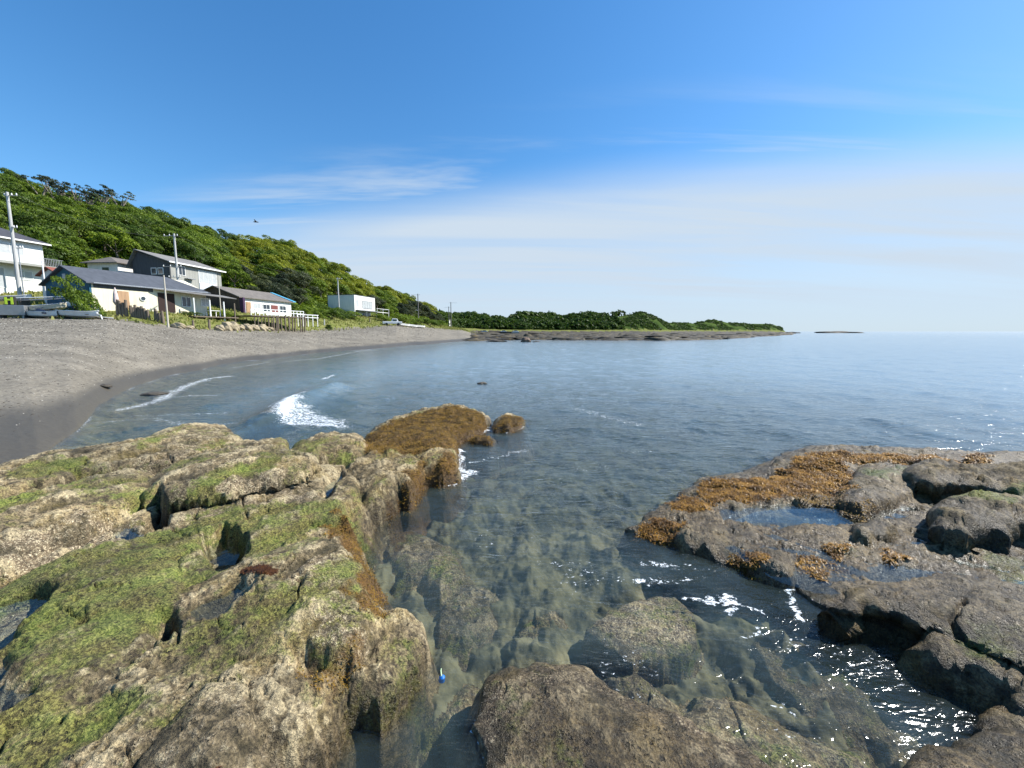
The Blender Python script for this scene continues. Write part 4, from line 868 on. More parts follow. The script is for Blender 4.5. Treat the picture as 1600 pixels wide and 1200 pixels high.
# ------------------------------------------------------------------ buildings
class MB:
    def __init__(s): s.v = []; s.f = []
    def hexa(s, p):   # 8 points: bottom 4 ccw, top 4 ccw
        o = len(s.v); s.v += [tuple(q) for q in p]
        s.f += [(o, o+3, o+2, o+1), (o+4, o+5, o+6, o+7), (o, o+1, o+5, o+4), (o+1, o+2, o+6, o+5), (o+2, o+3, o+7, o+6), (o+3, o, o+4, o+7)]; return s
    def box(s, x0, y0, z0, x1, y1, z1): return s.hexa([(x0, y0, z0), (x1, y0, z0), (x1, y1, z0), (x0, y1, z0), (x0, y0, z1), (x1, y0, z1), (x1, y1, z1), (x0, y1, z1)])
    def tube(s, pts, rads, n=8):
        o = len(s.v); v, f = tube_geo(pts, rads, n); s.v += v; s.f += [tuple(x+o for x in ff) for ff in f]
        for e in (0, len(pts)-1): s.f.append(tuple(o+e*n+j for j in (range(n) if e else range(n-1, -1, -1))))
        return s
    def slab(s, quad, th):
        """a thick plate: quad of 4 points (ccw seen from above), thickness downwards"""
        q = [Vector(p) for p in quad]; return s.hexa([tuple(p-Vector((0, 0, th))) for p in q]+[tuple(p) for p in q])
    def build(s, name, mat, parent=None, loc=None, bev=0):
        me = bpy.data.meshes.new(name); me.from_pydata(s.v, [], s.f); me.update(); o = link(name, me, mat, parent, loc)
        if bev: b = o.modifiers.new('bevel', 'BEVEL'); b.width = bev; b.segments = 2
        return o
def empty(name, loc, rz, label, cat, group=None):
    e = bpy.data.objects.new(name, None); COL.objects.link(e); e.location = loc; e.rotation_euler = (0, 0, rz); return tag(e, label, cat, group)
def plot(A, B):
    """frame: x from A to B along the front, y behind it (inland), z up"""
    A, B = Vector((A[0], A[1], 0)), Vector((B[0], B[1], 0)); d = B-A; return math.atan2(d.y, d.x), d.length
MT = {}
def C_(name, col, rough=.75, var=.12, scale=1.5, **k):
    if name not in MT: MT[name] = simple(name, col, rough, var, scale, **k)
    return MT[name]
def streaked(name, col, var=.2, sc=(4, 4, .4), rough=.8):
    if name in MT: return MT[name]
    m, T, out = newmat(name); p = principled(T, out, Roughness=rough); tc = T.nodes.new('ShaderNodeTexCoord').outputs['Object']
    n = noise(T, mapping(T, tc, sc), 1.0, 6, .65); n2 = noise(T, tc, .5, 4, .6)
    c = mixc(T, sstep(T, n, .3, .7), tuple(x*(1-var) for x in col), tuple(min(1, x*(1+var)) for x in col)); c = mixc(T, math_(T, 'MULTIPLY', sstep(T, n2, .5, .7), .35), c, tuple(x*.6 for x in col))
    T.links.new(c, p.inputs['Base Color']); T.links.new(bump(T, n, .4, .02), p.inputs['Normal']); MT[name] = m; return m
WHITE = streaked('white_wall', (.74, .73, .69), .08); CREAM = streaked('cream_wall', (.72, .66, .50), .1); PLANK = streaked('brown_planks', (.06, .042, .03), .35, (6, 6, .3)); GREYW = streaked('grey_block', (.30, .30, .27), .12)
DARKW = streaked('dark_siding', (.06, .065, .07), .2); TEAL = streaked('teal_wall', (.015, .10, .16), .15); ROOFN = streaked('navy_roof', (.072, .080, .095), .15, (3, .6, 3)); ROOFG = streaked('grey_roof', (.20, .19, .175), .2, (3, .6, 3)); ROOFB = streaked('brown_roof', (.16, .14, .12), .22, (3, .6, 3))
RED = streaked('red_roof', (.22, .07, .045), .2); GLASS = C_('dark_glass', (.03, .04, .05), .12, .1, 1, spec=.8); CURT = C_('window_blind', (.42, .44, .44), .5); WOOD = streaked('weathered_wood', (.16, .125, .09), .35, (9, 9, 1)); WPAINT = C_('white_paint', (.80, .80, .77), .5); DOORW = streaked('tan_door', (.40, .25, .14), .15)
CONC = streaked('pole_concrete', (.46, .46, .44), .08, (6, 6, .5)); METAL = C_('grey_metal', (.35, .36, .37), .4, .1, 3, metal=.6); REDD = streaked('red_door', (.20, .06, .05), .2); BLUET = C_('blue_trim', (.10, .38, .55), .5)
def window(par, x0, z0, x1, z1, mull=1, fr=WPAINT, gl=GLASS, y=-.03, nm='window'):
    m = MB(); w = .07
    m.box(x0, y-.05, z0, x1, y+.02, z0+w).box(x0, y-.05, z1-w, x1, y+.02, z1).box(x0, y-.048, z0+w, x0+w, y+.02, z1-w).box(x1-w, y-.048, z0+w, x1, y+.02, z1-w)
    for i in range(1, mull+1):
        xm = x0+(x1-x0)*i/(mull+1); m.box(xm-.025, y-.046, z0+w, xm+.025, y+.018, z1-w)
    o = m.build(nm, fr, par); MB().box(x0+w, y-.02, z0+w, x1-w, y+.01, z1-w).build('pane', gl, o); return o
def gable(par, Lx, D, ze, zr, over, mat, th=.12, yr=None, nm='roof', hip=0, hipn=0):
    """ridge along x"""
    yr = D/2 if yr is None else yr; k = (zr-ze)/yr; m = MB(); kb = (zr-ze)/(D-yr) if D > yr else 0
    m.hexa([(-over, -over, ze-k*over-th), (Lx+over, -over, ze-k*over-th), (Lx+over-hip, yr, zr-th), (-over+hipn, yr, zr-th), (-over, -over, ze-k*over), (Lx+over, -over, ze-k*over), (Lx+over-hip, yr, zr), (-over+hipn, yr, zr)])
    if D > yr: m.hexa([(-over+hipn, yr, zr-th), (Lx+over-hip, yr, zr-th), (Lx+over, D+over, ze-kb*over-th), (-over, D+over, ze-kb*over-th), (-over+hipn, yr, zr), (Lx+over-hip, yr, zr), (Lx+over, D+over, ze-kb*over), (-over, D+over, ze-kb*over)])
    if hip: m.hexa([(Lx+over, -over, ze-k*over-th-.002), (Lx+over+.01, D+over, ze-kb*over-th-.002), (Lx+over-hip, yr, zr-th-.002), (Lx+over-hip-.01, yr-.01, zr-th-.002), (Lx+over, -over, ze-k*over-.002), (Lx+over+.01, D+over, ze-kb*over-.002), (Lx+over-hip, yr, zr-.002), (Lx+over-hip-.01, yr-.01, zr-.002)])
    if hipn: m.hexa([(-over-.01, D+over, ze-kb*over-th-.002), (-over, -over, ze-k*over-th-.002), (-over+hipn+.01, yr-.01, zr-th-.002), (-over+hipn, yr, zr-th-.002), (-over-.01, D+over, ze-kb*over-.002), (-over, -over, ze-k*over-.002), (-over+hipn+.01, yr-.01, zr-.002), (-over+hipn, yr, zr-.002)])
    return m.build(nm, mat, par)
def gable_wall(par, x0, x1, D, z0, ze, zr, mat, nm='wall', yr=None):
    yr = D/2 if yr is None else yr; o = MB(); v = [(x0, 0, z0), (x0, D, z0), (x0, D, ze), (x0, yr, zr), (x0, 0, ze), (x1, 0, z0), (x1, D, z0), (x1, D, ze), (x1, yr, zr), (x1, 0, ze)]
    o.v = v; o.f = [(4, 3, 2, 1, 0), (5, 6, 7, 8, 9), (0, 1, 6, 5), (1, 2, 7, 6), (2, 3, 8, 7), (3, 4, 9, 8), (4, 0, 5, 9)]; return o.build(nm, mat, par)
# --- blue-roofed beach house
A, B = (-40.6, 37.8), (-37.4, 48.0); rz, Lh = plot(A, B); zb = 4.35
h = empty('beach_house', (A[0], A[1], zb), rz, 'long low beach house with navy roof, cream front and teal end wall', 'house')
# rz points inland on +y? front faces the sea, so y>0 (left of A->B) is inland
gable_wall(h, 0.16, Lh, 7, -1, 2.62, 4.12, CREAM); gable_wall(h, 0, .155, 7, -1, 2.62, 4.12, TEAL, 'end_wall')
gable(h, Lh, 7, 2.72, 4.3, .35, ROOFN, hip=2.2)
MB().box(.3, -.03, 2.1, 5.2, -.005, 2.6).build('wall_band', DARKW, h)
pw = MB(); pw.tube([(4.2, -.10, 1.35), (4.2, .05, 1.35)], [.27, .27], 16); pw = pw.build('porthole', WPAINT, h); MB().tube([(4.2, -.13, 1.35), (4.2, -.09, 1.35)], [.20, .20], 16).build('pane', GLASS, pw)
MB().box(2.1, -.08, .0, 3.0, -.004, 1.95).build('door', DOORW, h)
MB().box(5.6, -.06, 0, 7.2, -.004, 2.1).build('garage_shade_panel', C_('painted_inside_shade', (.03, .015, .012), .9), h)  # solid plate on the wall; the garage's inner shade is painted as its colour
window(h, 7.9, .7, 8.9, 1.9, 1); window(h, 10.0, .9, 11.1, 1.9, 1, gl=CURT)
MB().box(.2, -.11, 2.50, Lh, -.36, 2.58).build('gutter', METAL, h)
MB().box(-.07, 3.4, 2.9, -.003, 3.9, 3.5).build('vent', CURT, h); MB().box(-.38, 2.2, .3, -.003, 3.0, 1.0).build('air_conditioner', WPAINT, h, bev=.03)
# porch
pr = empty('porch', (A[0], A[1], zb), rz, 'open porch with grey lean-to roof on pale posts along the navy-roofed house', 'porch')
MB().hexa([(5.0, -.40, 2.42), (12.6, -2.5, 1.86), (12.6, -.2, 2.30), (5.0, -.30, 2.43), (5.0, -.40, 2.5), (12.6, -2.5, 1.94), (12.6, -.2, 2.38), (5.0, -.30, 2.5)]).build('roof', ROOFG, pr)
for x, y in ((8.4, -1.25), (9.9, -1.65), (11.3, -2.0), (12.4, -2.3)):
    MB().tube([(x, y, -1.4), (x, y, 1.35+.7*(12.6-x)/7.6)], [.09, .08], 8).build('post', WOOD if x > 12 else WPAINT, pr)
MB().box(7.6, -2.4, -.5, 12.8, -.02, -.38).build('floor', WOOD, pr)
tb = empty('porch_table', (0, 0, 0), 0, 'white framed table standing on the porch between two pale posts', 'table'); tb.location = Matrix.Translation((A[0], A[1], zb)) @ Matrix.Rotation(rz, 4, 'Z') @ Vector((10.5, -1.3, -.38)); tb.rotation_euler = (0, 0, rz)
MB().box(-.6, -.4, .70, .6, .4, .76).build('table_top', WPAINT, tb)
for a_ in (-.55, .55):
    for b_ in (-.35, .35): MB().box(a_-.04, b_-.04, 0, a_+.04, b_+.04, .698).build('leg', WPAINT, tb)
# --- red-roofed house behind
A, B = (-48.4, 42.2), (-46.8, 50.5); rz, Lh = plot(A, B)
h = empty('low_house', (A[0], A[1], 5), rz, 'low house showing only its rusty red roof behind the navy-roofed house', 'house'); gable_wall(h, 0, Lh, 2.6, -1, 3.3, 3.9, WHITE); gable(h, Lh, 2.6, 3.4, 4.1, .3, RED)
# --- white balcony house at the left edge
A, B = (-64.6, 37.0), (-62.6, 53.0); rz, Lh = plot(A, B); zb = 8.0
h = empty('balcony_house', (A[0], A[1], zb), rz, 'white two-storey house with dark roof and long balcony at the left edge', 'house')
MB().box(0, 0, -3, Lh, 8, 6.0).build('wall', WHITE, h); gable(h, Lh, 8, 6.1, 7.9, .6, streaked('charcoal_roof', (.055, .055, .065), .2, (3, .6, 3)), hip=3)
MB().box(-.5, -.72, 5.62, Lh+.5, -.64, 5.80).build('fascia', WPAINT, h)
bl = MB().box(-.5, -1.5, 2.55, Lh+1.0, -.002, 2.80).build('balcony', GREYW, h); MB().box(-.5, -1.52, 2.80, Lh-1.5, -1.46, 3.75).build('balustrade', C_('frosted_panel', (.62, .63, .60), .3), bl)
m = MB()
for i in range(14): m.box(Lh-1.4+i*.17, -1.5, 2.8, Lh-1.37+i*.17, -1.47, 3.7)
m.box(Lh-1.5, -1.52, 3.7, Lh+1.0, -1.45, 3.75); m.build('railing', METAL, bl)
for x in (4.5, 8.6, 12.6, Lh+.9): MB().box(x-.07, -1.45, -3, x+.07, -1.3, 2.548).build('post', WPAINT, h)
for x in (1, 4.6, 8.2, 11.6): window(h, x, 3.1, x+2.6, 5.2, 1, gl=CURT)
for x in (.8, 4.9, 9.0): window(h, x, -.4, x+3.2, 2.1, 1, gl=CURT)
window(h, 13.1, .8, 14.8, 2.0, 1, gl=CURT)
# --- small white hip-roof house
A, B = (-60.4, 60.6), (-60.0, 66.0); rz, Lh = plot(A, B)
h = empty('hip_roof_house', (A[0], A[1], 9.5), rz, 'small white house with shallow hipped roof between the navy and the dark grey houses', 'house')
MB().box(0, 0, -3, Lh, 5, 3.2).build('wall', WHITE, h); gable(h, Lh, 5, 3.4, 4.3, .55, ROOFB, hip=1.8, hipn=1.8); MB().box(-.03, 1.5, 1.3, -.003, 2.6, 2.5).build('window', GLASS, h); window(h, 3.9, 1.6, 5.0, 2.6, 1, gl=CURT)
A, B = (-55.5, 56.5), (-55.0, 61.5); rz, Lh = plot(A, B)
h = empty('garden_shed', (A[0], A[1], 7.5), rz, 'small grey shed roof peeking above the navy roof below the small white house', 'shed'); MB().box(0, 0, -2, Lh, 3, 1.9).build('wall', GREYW, h); gable(h, Lh, 3, 2.0, 2.8, .3, ROOFG)
# --- grey two-storey house with mono-pitch roof
A, B = (-52.2, 60.3), (-51.6, 70.0); rz, Lh = plot(A, B); zb = 7.0
h = empty('grey_house', (A[0], A[1], zb), rz, 'two-storey grey block house with dark siding end and white window bay', 'house')
gable_wall(h, .16, Lh, 6, -2, 5.85, 7.3, GREYW, yr=5.0); gable_wall(h, 0, .155, 6, -2, 5.85, 7.3, DARKW, 'end_wall', yr=5.0); gable(h, Lh, 6, 5.95, 7.65, .5, ROOFG, yr=5.0)
MB().box(-.55, -.62, 5.62, Lh+.5, -.52, 5.82).build('fascia', WPAINT, h)
window(h, 5.0, 3.2, 8.6, 5.3, 3, gl=CURT); MB().box(5.05, -.10, 2.2, 8.55, -.004, 3.19).build('bay_panel', C_('pale_panel', (.62, .68, .72), .5), h); window(h, 1.4, 4.0, 2.6, 5.4, 1)
w_ = MB().box(-.06, 1.0, 3.9, -.003, 1.9, 4.9).box(-.06, 2.1, 3.9, -.003, 3.0, 4.9).build('end_window', WPAINT, h); MB().box(-.08, 1.1, 4.0, -.062, 1.8, 4.8).box(-.08, 2.2, 4.0, -.062, 2.9, 4.8).build('pane', GLASS, w_)
MB().box(2.4, -.6, 3.55, 3.8, -.003, 3.65).box(8.2, -.5, 1.6, 9.4, -.003, 1.7).build('canopy', METAL, h)
# --- white house with brown roof
A, B = (-40.3, 58.0), (-38.7, 68.6); rz, Lh = plot(A, B); zb = 4.9
h = empty('white_cottage', (A[0], A[1], zb), rz, 'white single-storey cottage with grey-brown roof, blue roof edge and plank end wall', 'house')
gable_wall(h, .16, Lh, 8, -1.5, 2.45, 3.95, WHITE); gable_wall(h, 0, .155, 8, -1.5, 2.45, 3.95, PLANK, 'end_wall'); gable(h, Lh, 8, 2.55, 4.1, .4, ROOFB)
MB().hexa([(Lh+.05, -.42, 2.42), (Lh+.75, -.42, 2.42), (Lh+.75, 4, 4.08), (Lh+.05, 4, 4.08), (Lh+.05, -.42, 2.52), (Lh+.75, -.42, 2.52), (Lh+.75, 4, 4.18), (Lh+.05, 4, 4.18)]).build('roof_edge', BLUET, h)
MB().box(1.1, -.09, -.3, 1.95, -.004, 1.75).build('door', DOORW, h)
for x in (2.4, 4.3, 7.9): window(h, x, .45, x+1.5, 1.65, 1, gl=CURT if x == 2.4 else GLASS)
MB().box(6.1, -.09, -.3, 7.5, -.004, 1.6).build('red_door', REDD, h)
MB().box(.0, -.6, -1.2, .35, -.01, 2.3).build('curtain', C_('purple_cloth', (.05, .02, .06), .9), h)
# --- modern white box
A, B = (-40.2, 100.0), (-38.4, 109.8); rz, Lh = plot(A, B); zb = 5.3
h = empty('modern_house', (A[0], A[1], zb), rz, 'modern flat-roofed white box house with long upper window, alone near the bend of the beach', 'house')
MB().box(0, .0, 2.5, Lh, 7.5, 6.2).build('upper_wall', WHITE, h); MB().box(0.05, 1.4, -1, Lh-.05, 7.45, 2.498).build('lower_wall', streaked('pale_blue_wall', (.45, .52, .55), .08), h); MB().box(0, 0, -1, .3, 1.398, 2.498).build('side_pier', WHITE, h)
MB().box(-.06, -.06, 6.202, Lh+.06, 7.56, 6.32).build('roof', DARKW, h)
window(h, 3.6, 3.0, 8.4, 5.0, 3, fr=METAL, gl=CURT); window(h, .8, 3.3, 1.9, 5.0, 0, gl=CURT)
for x in (3.2, 6.2, 8.4): MB().box(x, 1.34, -.2, x+1.1, 1.398, 2.0).build('window', GLASS, h)
MB().box(.4, -.8, 2.3, Lh, 1.39, 2.48).build('balcony', METAL, h)
for x in (4.4, 9.5): MB().box(x, -.7, -1, x+.12, -.58, 2.298).build('post', METAL, h)
MB().box(.8, -1.6, -1.4, Lh+6, 1.3, -.2).build('terrace', streaked('pale_concrete', (.45, .44, .40), .1), h)
pg = empty('roof_deck', (A[0], A[1], zb), rz, 'white framed open deck on posts beside the modern white house', 'deck'); m = MB()
m.box(Lh+.1, -.5, 2.3, Lh+7, 2.5, 2.42).build('floor', WPAINT, pg); m = MB(); m.box(Lh+.1, -.5, 3.3, Lh+7, -.42, 3.38); m.box(Lh+7-.08, -.42, 3.3, Lh+7, 2.5, 3.38)
for x in (Lh+.2, Lh+3.5, Lh+6.9): m.box(x, -.5, 2.421, x+.07, -.43, 3.299)
m.build('railing', WPAINT, pg)
for x in (Lh+3.5, Lh+6.85):
    MB().box(x, -.45, -1, x+.12, -.33, 2.298).build('post', WPAINT, pg)
# --- deck with white fence in front of the cottage
dz = 3.9
def Lp(u, v, Y): p = PY(u, v, Y); return p
a0, a1 = PY(383, 497, 49.5), PY(466, 500, 57.0); rz = math.atan2(a1[1]-a0[1], a1[0]-a0[0]); Ld = math.hypot(a1[1]-a0[1], a1[0]-a0[0])
dk = empty('timber_deck', (a0[0], a0[1], 4.25), rz, 'rough timber deck on many log stilts with a white rail before the white cottage', 'deck')
MB().box(0, -1.2, -.10, Ld, 2.4, .0).build('floor', WOOD, dk)
rs = np.random.default_rng(5)
for i in range(13):
    x = Ld*(.30+.70*i/12); hh_ = rs.uniform(-.1, .15); y = -1.25+rs.uniform(-.15, .3); lean = rs.uniform(-.15, .15)
    MB().tube([(x+lean, y, -2.1), (x, y, hh_)], [.10, .085], 8).build('stilt', WOOD, dk)
for i in range(6): x = Ld*.06*(1+i); MB().tube([(x, -1.0, -1.6), (x, -1.0, .1)], [.07, .06], 6).build('stilt', WOOD, dk)
m = MB()
for i in range(15): x = Ld*i/14; m.box(x-.04, -1.12, .0, x+.04, -1.05, .85)
m.box(0, -1.15, .78, Ld, -1.121, .86); m.box(0, -1.15, .42, Ld, -1.121, .50); m.box(Ld*.25, -1.16, .1, Ld*.6, -1.121, .4); m.build('rail', WPAINT, dk)
m = MB()
for i in range(5): m.box(Ld+.2+i*.9, .3, -1.3, Ld+.28+i*.9, .38, .5)
m.box(Ld+.2, .26, .4, Ld+4, .299, .5); m.box(Ld+.2, .26, .0, Ld+4, .299, .1); m.build('end_fence', WPAINT, dk)

# ------------------------------------------------------------------ poles
def pole(u, vt, vb, Y, rad, label, mat, arms=(), nm='utility_pole', cat='utility pole', group=None, ub=None):
    b = PY(ub or u, vb, Y); t = PY(u, vt, Y); zg = gz1(b[0], b[1]); e = empty(nm, (b[0], b[1], zg), 0, label, cat, group); hgt = t[2]-zg
    MB().tube([(0, 0, -.5), (0, 0, hgt)], [rad*1.15, rad*.75], 10).build('shaft', mat, e)
    for (dz_, ln, an) in arms:
        c, s_ = math.cos(an)*ln, math.sin(an)*ln; m = MB(); m.tube([(-c*.35, -s_*.35, hgt-dz_), (c, s_, hgt-dz_)], [.04, .04], 6); a = m.build('crossarm', METAL, e)
        for q_ in (-.3, .45, .95): MB().tube([(c*q_, s_*q_, hgt-dz_+.05), (c*q_, s_*q_, hgt-dz_+.24)], [.06, .04], 6).build('insulator', WPAINT, a)
    return e, hgt
p1, _ = pole(24, 300, 452, 42, .15, 'tall concrete utility pole in front of the white balcony house', CONC, ((.35, 1.0, 0), (3.6, .6, 0)), ub=30)
p2, hg = pole(279, 365, 450, 57, .15, 'tall concrete utility pole with several crossarms beside the grey house', CONC, ((.3, 1.5, 3.14), (4.6, 2.0, 3.14), (6.1, 1.3, 3.14)))
MB().tube([(0.35, 0, hg-7.5), (.35, 0, hg-6.6)], [.25, .25], 10).build('transformer', METAL, p2)
pole(530, 434, 490, 90, .16, 'pale utility pole on the scrub bank left of the modern white house', CONC, ((.3, 1.0, 0),))
pole(654, 459, 508, 150, .2, 'lone dark utility pole against the sky beyond the modern house', streaked('dark_pole', (.16, .15, .14), .2), ((.4, 2.6, 3.14),))
pole(705, 472, 512, 200, .22, 'farthest dark utility pole near the end of the grassy bank', MT['dark_pole'], ((.4, 3.0, 0),))
pole(701.5, 479, 510, 215, .2, 'shorter utility pole just left of the farthest one', MT['dark_pole'], ((.4, 2.6, 3.14),))
pole(259, 430, 512, 37.0, .075, 'thin pale wooden mast leaning at the corner of the driftwood fence', streaked('pale_mast', (.5, .46, .38), .1), nm='mast', cat='mast', ub=263)
pole(345.5, 430, 492, 52, .06, 'thin pale mast between the porch and the white cottage', MT['pale_mast'], nm='mast', cat='mast')
pole(73, 408, 470, 40.5, .07, 'thin white mast rising before the teal end wall', WPAINT, nm='mast', cat='mast')
pole(37, 386, 458, 41, .05, 'thin grey mast right beside the tall pole at the left edge', METAL, ((.1, .5, 0),), nm='mast', cat='mast')
def wire(a, b, sag, label):
    pts = [(a[0]+(b[0]-a[0])*t, a[1]+(b[1]-a[1])*t, a[2]+(b[2]-a[2])*t-sag*4*t*(1-t)) for t in np.linspace(0, 1, 14)]
    m = MB(); m.tube([tuple(np.array(p)-np.array(pts[0])) for p in pts], [.013]*14, 4); tag(m.build('power_line', C_('cable', (.05, .05, .05), .6), None, pts[0]), label, 'cable')
wire(PY(24, 303, 42), PY(270, 369, 57), 1.2, 'overhead cable between the two tall concrete poles')
wire(PY(279, 369, 57), PY(530, 436, 90), 1.5, 'overhead cable from the pole by the grey house to the pale pole on the bank')

# ------------------------------------------------------------------ driftwood fence, posts, boats, rocks, bushes
ORD = ['first', 'second', 'third', 'fourth', 'fifth', 'sixth', 'seventh', 'eighth', 'ninth', 'tenth', 'eleventh', 'twelfth', 'thirteenth', 'fourteenth', 'fifteenth', 'last']
def post(u, vb, vt, Y, rad, lab, group, mat=WOOD, nm='fence_post'):
    b = PY(u, vb, Y); zg = gz1(b[0], b[1]); t = PY(u, vt, Y); rs = np.random.default_rng(int(u*7)); hh_ = max(.5, t[2]-b[2]); m = MB(); l1, l2 = rs.uniform(-.1, .1, 2)
    m.tube([(0, 0, -.4), (l1*.5, l2*.5, hh_*.5), (l1, l2, hh_)], [rad*1.1, rad, rad*.8], 8); tag(m.build(nm, mat, None, (b[0], b[1], zg)), lab, 'post', group)
us = [183, 188.5, 193, 198, 206, 209.5, 213, 216.5, 220, 224, 229, 233, 244, 248, 252, 256]
for i, u in enumerate(us): post(u, 489+(u-183)*.27, 469+(u-183)*.27+(i % 3)*2.2-(6 if u < 200 else 0), 37.6+(u-183)*.012, .13, ORD[i]+' weathered log from the left in the driftwood fence before the cream wall', 'driftwood fence posts')
post(302, 512, 499, 40, .11, 'short log post standing on the sand, left one of a separate pair', None); post(327, 513, 497, 41.5, .12, 'short log post standing on the sand beside the long rock pile', None)
post(507, 516, 507, 72, .13, 'short pale post on the sand before the scrub bank', None, CONC); post(578, 508, 501, 95, .14, 'small dark post with pale top at the back of the beach', None)
post(477, 506, 485, 64, .12, 'tall brown post in the scrub right of the timber deck', None)
def blob(name, p, sx, sy, sz, mat, label, cat, rz=0, seed=0, group=None):
    import bmesh
    bm = bmesh.new(); bmesh.ops.create_icosphere(bm, subdivisions=4, radius=1)
    co = np.array([v.co[:] for v in bm.verts]); n = fbm(co[:, 0]*1.3+seed, co[:, 1]*1.3+co[:, 2]*1.7, 4, seed)
    for v, k in zip(bm.verts, n): v.co = Vector((v.co.x*sx, v.co.y*sy, v.co.z*sz))*(1+.28*float(k)); 
    for f in bm.faces: f.smooth = True
    me = bpy.data.meshes.new(name); bm.to_mesh(me); bm.free(); o = link(name, me, mat, None, p); o.rotation_euler = (0, 0, rz); return tag(o, label, cat, group)
TAN = streaked('tan_stone', (.34, .28, .18), .3, (1, 1, 1)); DRK = streaked('dark_stone', (.07, .06, .045), .3, (1, 1, 1)); BRST = streaked('reddish_stone', (.15, .10, .07), .3, (1, 1, 1))
def stone(u, v, Y, w, hgt, label, mat=TAN, z=None, dpt=.7, nm='beach_stone', group=None):
    b = PY(u, v, Y); zg = gz1(b[0], b[1]) if z is None else z; ww = w/605*Y/2; blob(nm, (b[0], b[1], zg+hgt*.25), ww, ww*dpt, hgt*.75, mat, label, 'rock', RNG.uniform(-.3, .3), int(u), group)
stone(279, 511, 38, 22, .55, 'rounded tan boulder by the foot of the thin wooden mast'); stone(297, 513, 39.2, 12, .3, 'small flat stone between the rounded boulder and the log post')
for i, (u, w, hh_) in enumerate([(343, 16, .6), (354, 18, .95), (365, 18, .9), (375, 14, .6), (386, 18, .8), (397, 16, .7), (408, 18, .75), (419, 16, .5)]):
    stone(u, 513.5+.1*i, 42.0+(u-343)*.12, w, hh_, ORD[i]+' tan boulder from left in the rock pile below the grass bank', group='boulders below the grass bank')
for u, v, Y, w, hh_, lab in ((720, 534.5, 95, 40, .45, 'flat dark reef rock in the shallows nearest the end of the beach'), (742, 534, 97, 42, .5, 'long low dark rock beside the flat one off the end of the beach'), (777, 534.5, 85, 30, .4, 'thin low rock left of the pointed rock'), (822, 534.5, 83, 15, 1.0, 'pointed reddish rock standing alone in the bay')):
    stone(u, v, Y, w, hh_, lab, BRST if u == 822 else DRK, z=-.08, nm='sea_rock')
stone(838, 535, 83, 12, .2, 'tiny low rock right of the pointed reddish rock', DRK, z=-.05, nm='sea_rock'); stone(753, 600.5, 16.3, 16, .10, 'brown rock just breaking the surface in mid bay', DRK, z=-.03, nm='sea_rock')
for u, v, w, hh_, lab in ((1045, 530, 42, .7, 'dark rock at the seaward edge of the reef, nearest the camera'), (1110, 529.5, 50, .8, 'brown rock at the outer edge of the reef'), (1150, 524.5, 60, 1.3, 'long brown rock ridge at the outer tip of the reef'), (1168, 526.5, 20, .6, 'small dark rock off the tip of the reef')):
    Yq = H0/(v-518)*605; stone(u, v, Yq, w, hh_, lab, DRK, z=-.15, nm='sea_rock', dpt=.3)
for u, w, hh_, Yq, lab in ((1232, 34, 2.2, 500, 'dark islet just off the end of the headland'), (1311, 78, 3.0, 560, 'long low dark islet on the horizon'), (1210, 22, 1.2, 330, 'dark rock close in front of the end of the headland')):
    stone(u, 519, Yq, w, hh_, lab, DRK, z=-.6, nm='islet', dpt=.25)
for u, v, w, lab in ((165, 615, 22, 'dark stones half buried in wet sand at the left'), (243, 615, 40, 'weedy rock awash at the edge of the wet sand')):
    p = PZ(u, v, .02); Yq = p[1]; stone(u, v, Yq, w, .10, lab, DRK, z=None if u < 200 else -.02)
# dune bushes
def bush(u, vb, w, hpx, Y, kind, label, nm='bush'):
    b = PY(u, vb, Y); s_ = w/605*Y/7.2; e = tree(b[0], b[1], gz1(b[0], b[1])-2.7*s_*(hpx/w*1.6), s_, kind, label, 'shrubs on the beach bank', 'shrub', nm, zs=hpx/w*1.6); return e
bush(126, 482, 54, 64, 36.3, 'mid', 'large round bright green bush in front of the teal end wall')
for i, (u, v, w, h_, Y, k) in enumerate([(345, 489, 34, 12, 50, 'mid'), (362, 492, 26, 10, 51, 'mid'), (300, 486, 30, 8, 45.5, 'dark'), (475, 494, 34, 20, 70, 'mid'), (492, 490, 40, 22, 74, 'mid'), (515, 492, 40, 22, 82, 'mid'), (535, 496, 34, 18, 88, 'dark'), (550, 500, 36, 14, 92, 'mid'), (600, 503, 30, 12, 104, 'mid'), (630, 500, 34, 14, 112, 'mid'), (650, 503, 34, 14, 120, 'mid'), (670, 506, 34, 12, 140, 'mid'), (685, 508, 30, 10, 160, 'mid'), (516, 516, 14, 10, 71, 'dark'), (455, 480, 30, 16, 76, 'dark')]):
    bush(u, v, w, h_, Y, k, ['leafy shrub at the right end of the porch', 'leafy shrub between the porch and the white cottage', 'low dark shrub below the porch', 'green shrub just right of the white cottage', 'round green shrub second right of the cottage', 'broad shrub halfway to the pale utility pole',
      'dark shrub by the foot of the pale utility pole', 'green shrub below the shaded side of the modern house', 'low shrub below the white framed deck', 'shrub behind the parked truck', 'shrub behind the upturned boats', 'shrub by the lone dark utility pole', 'last shrub before the farthest poles', 'small dark bush alone on the sand beside a pale post', 'dark shrub behind the blue roof edge'][i])
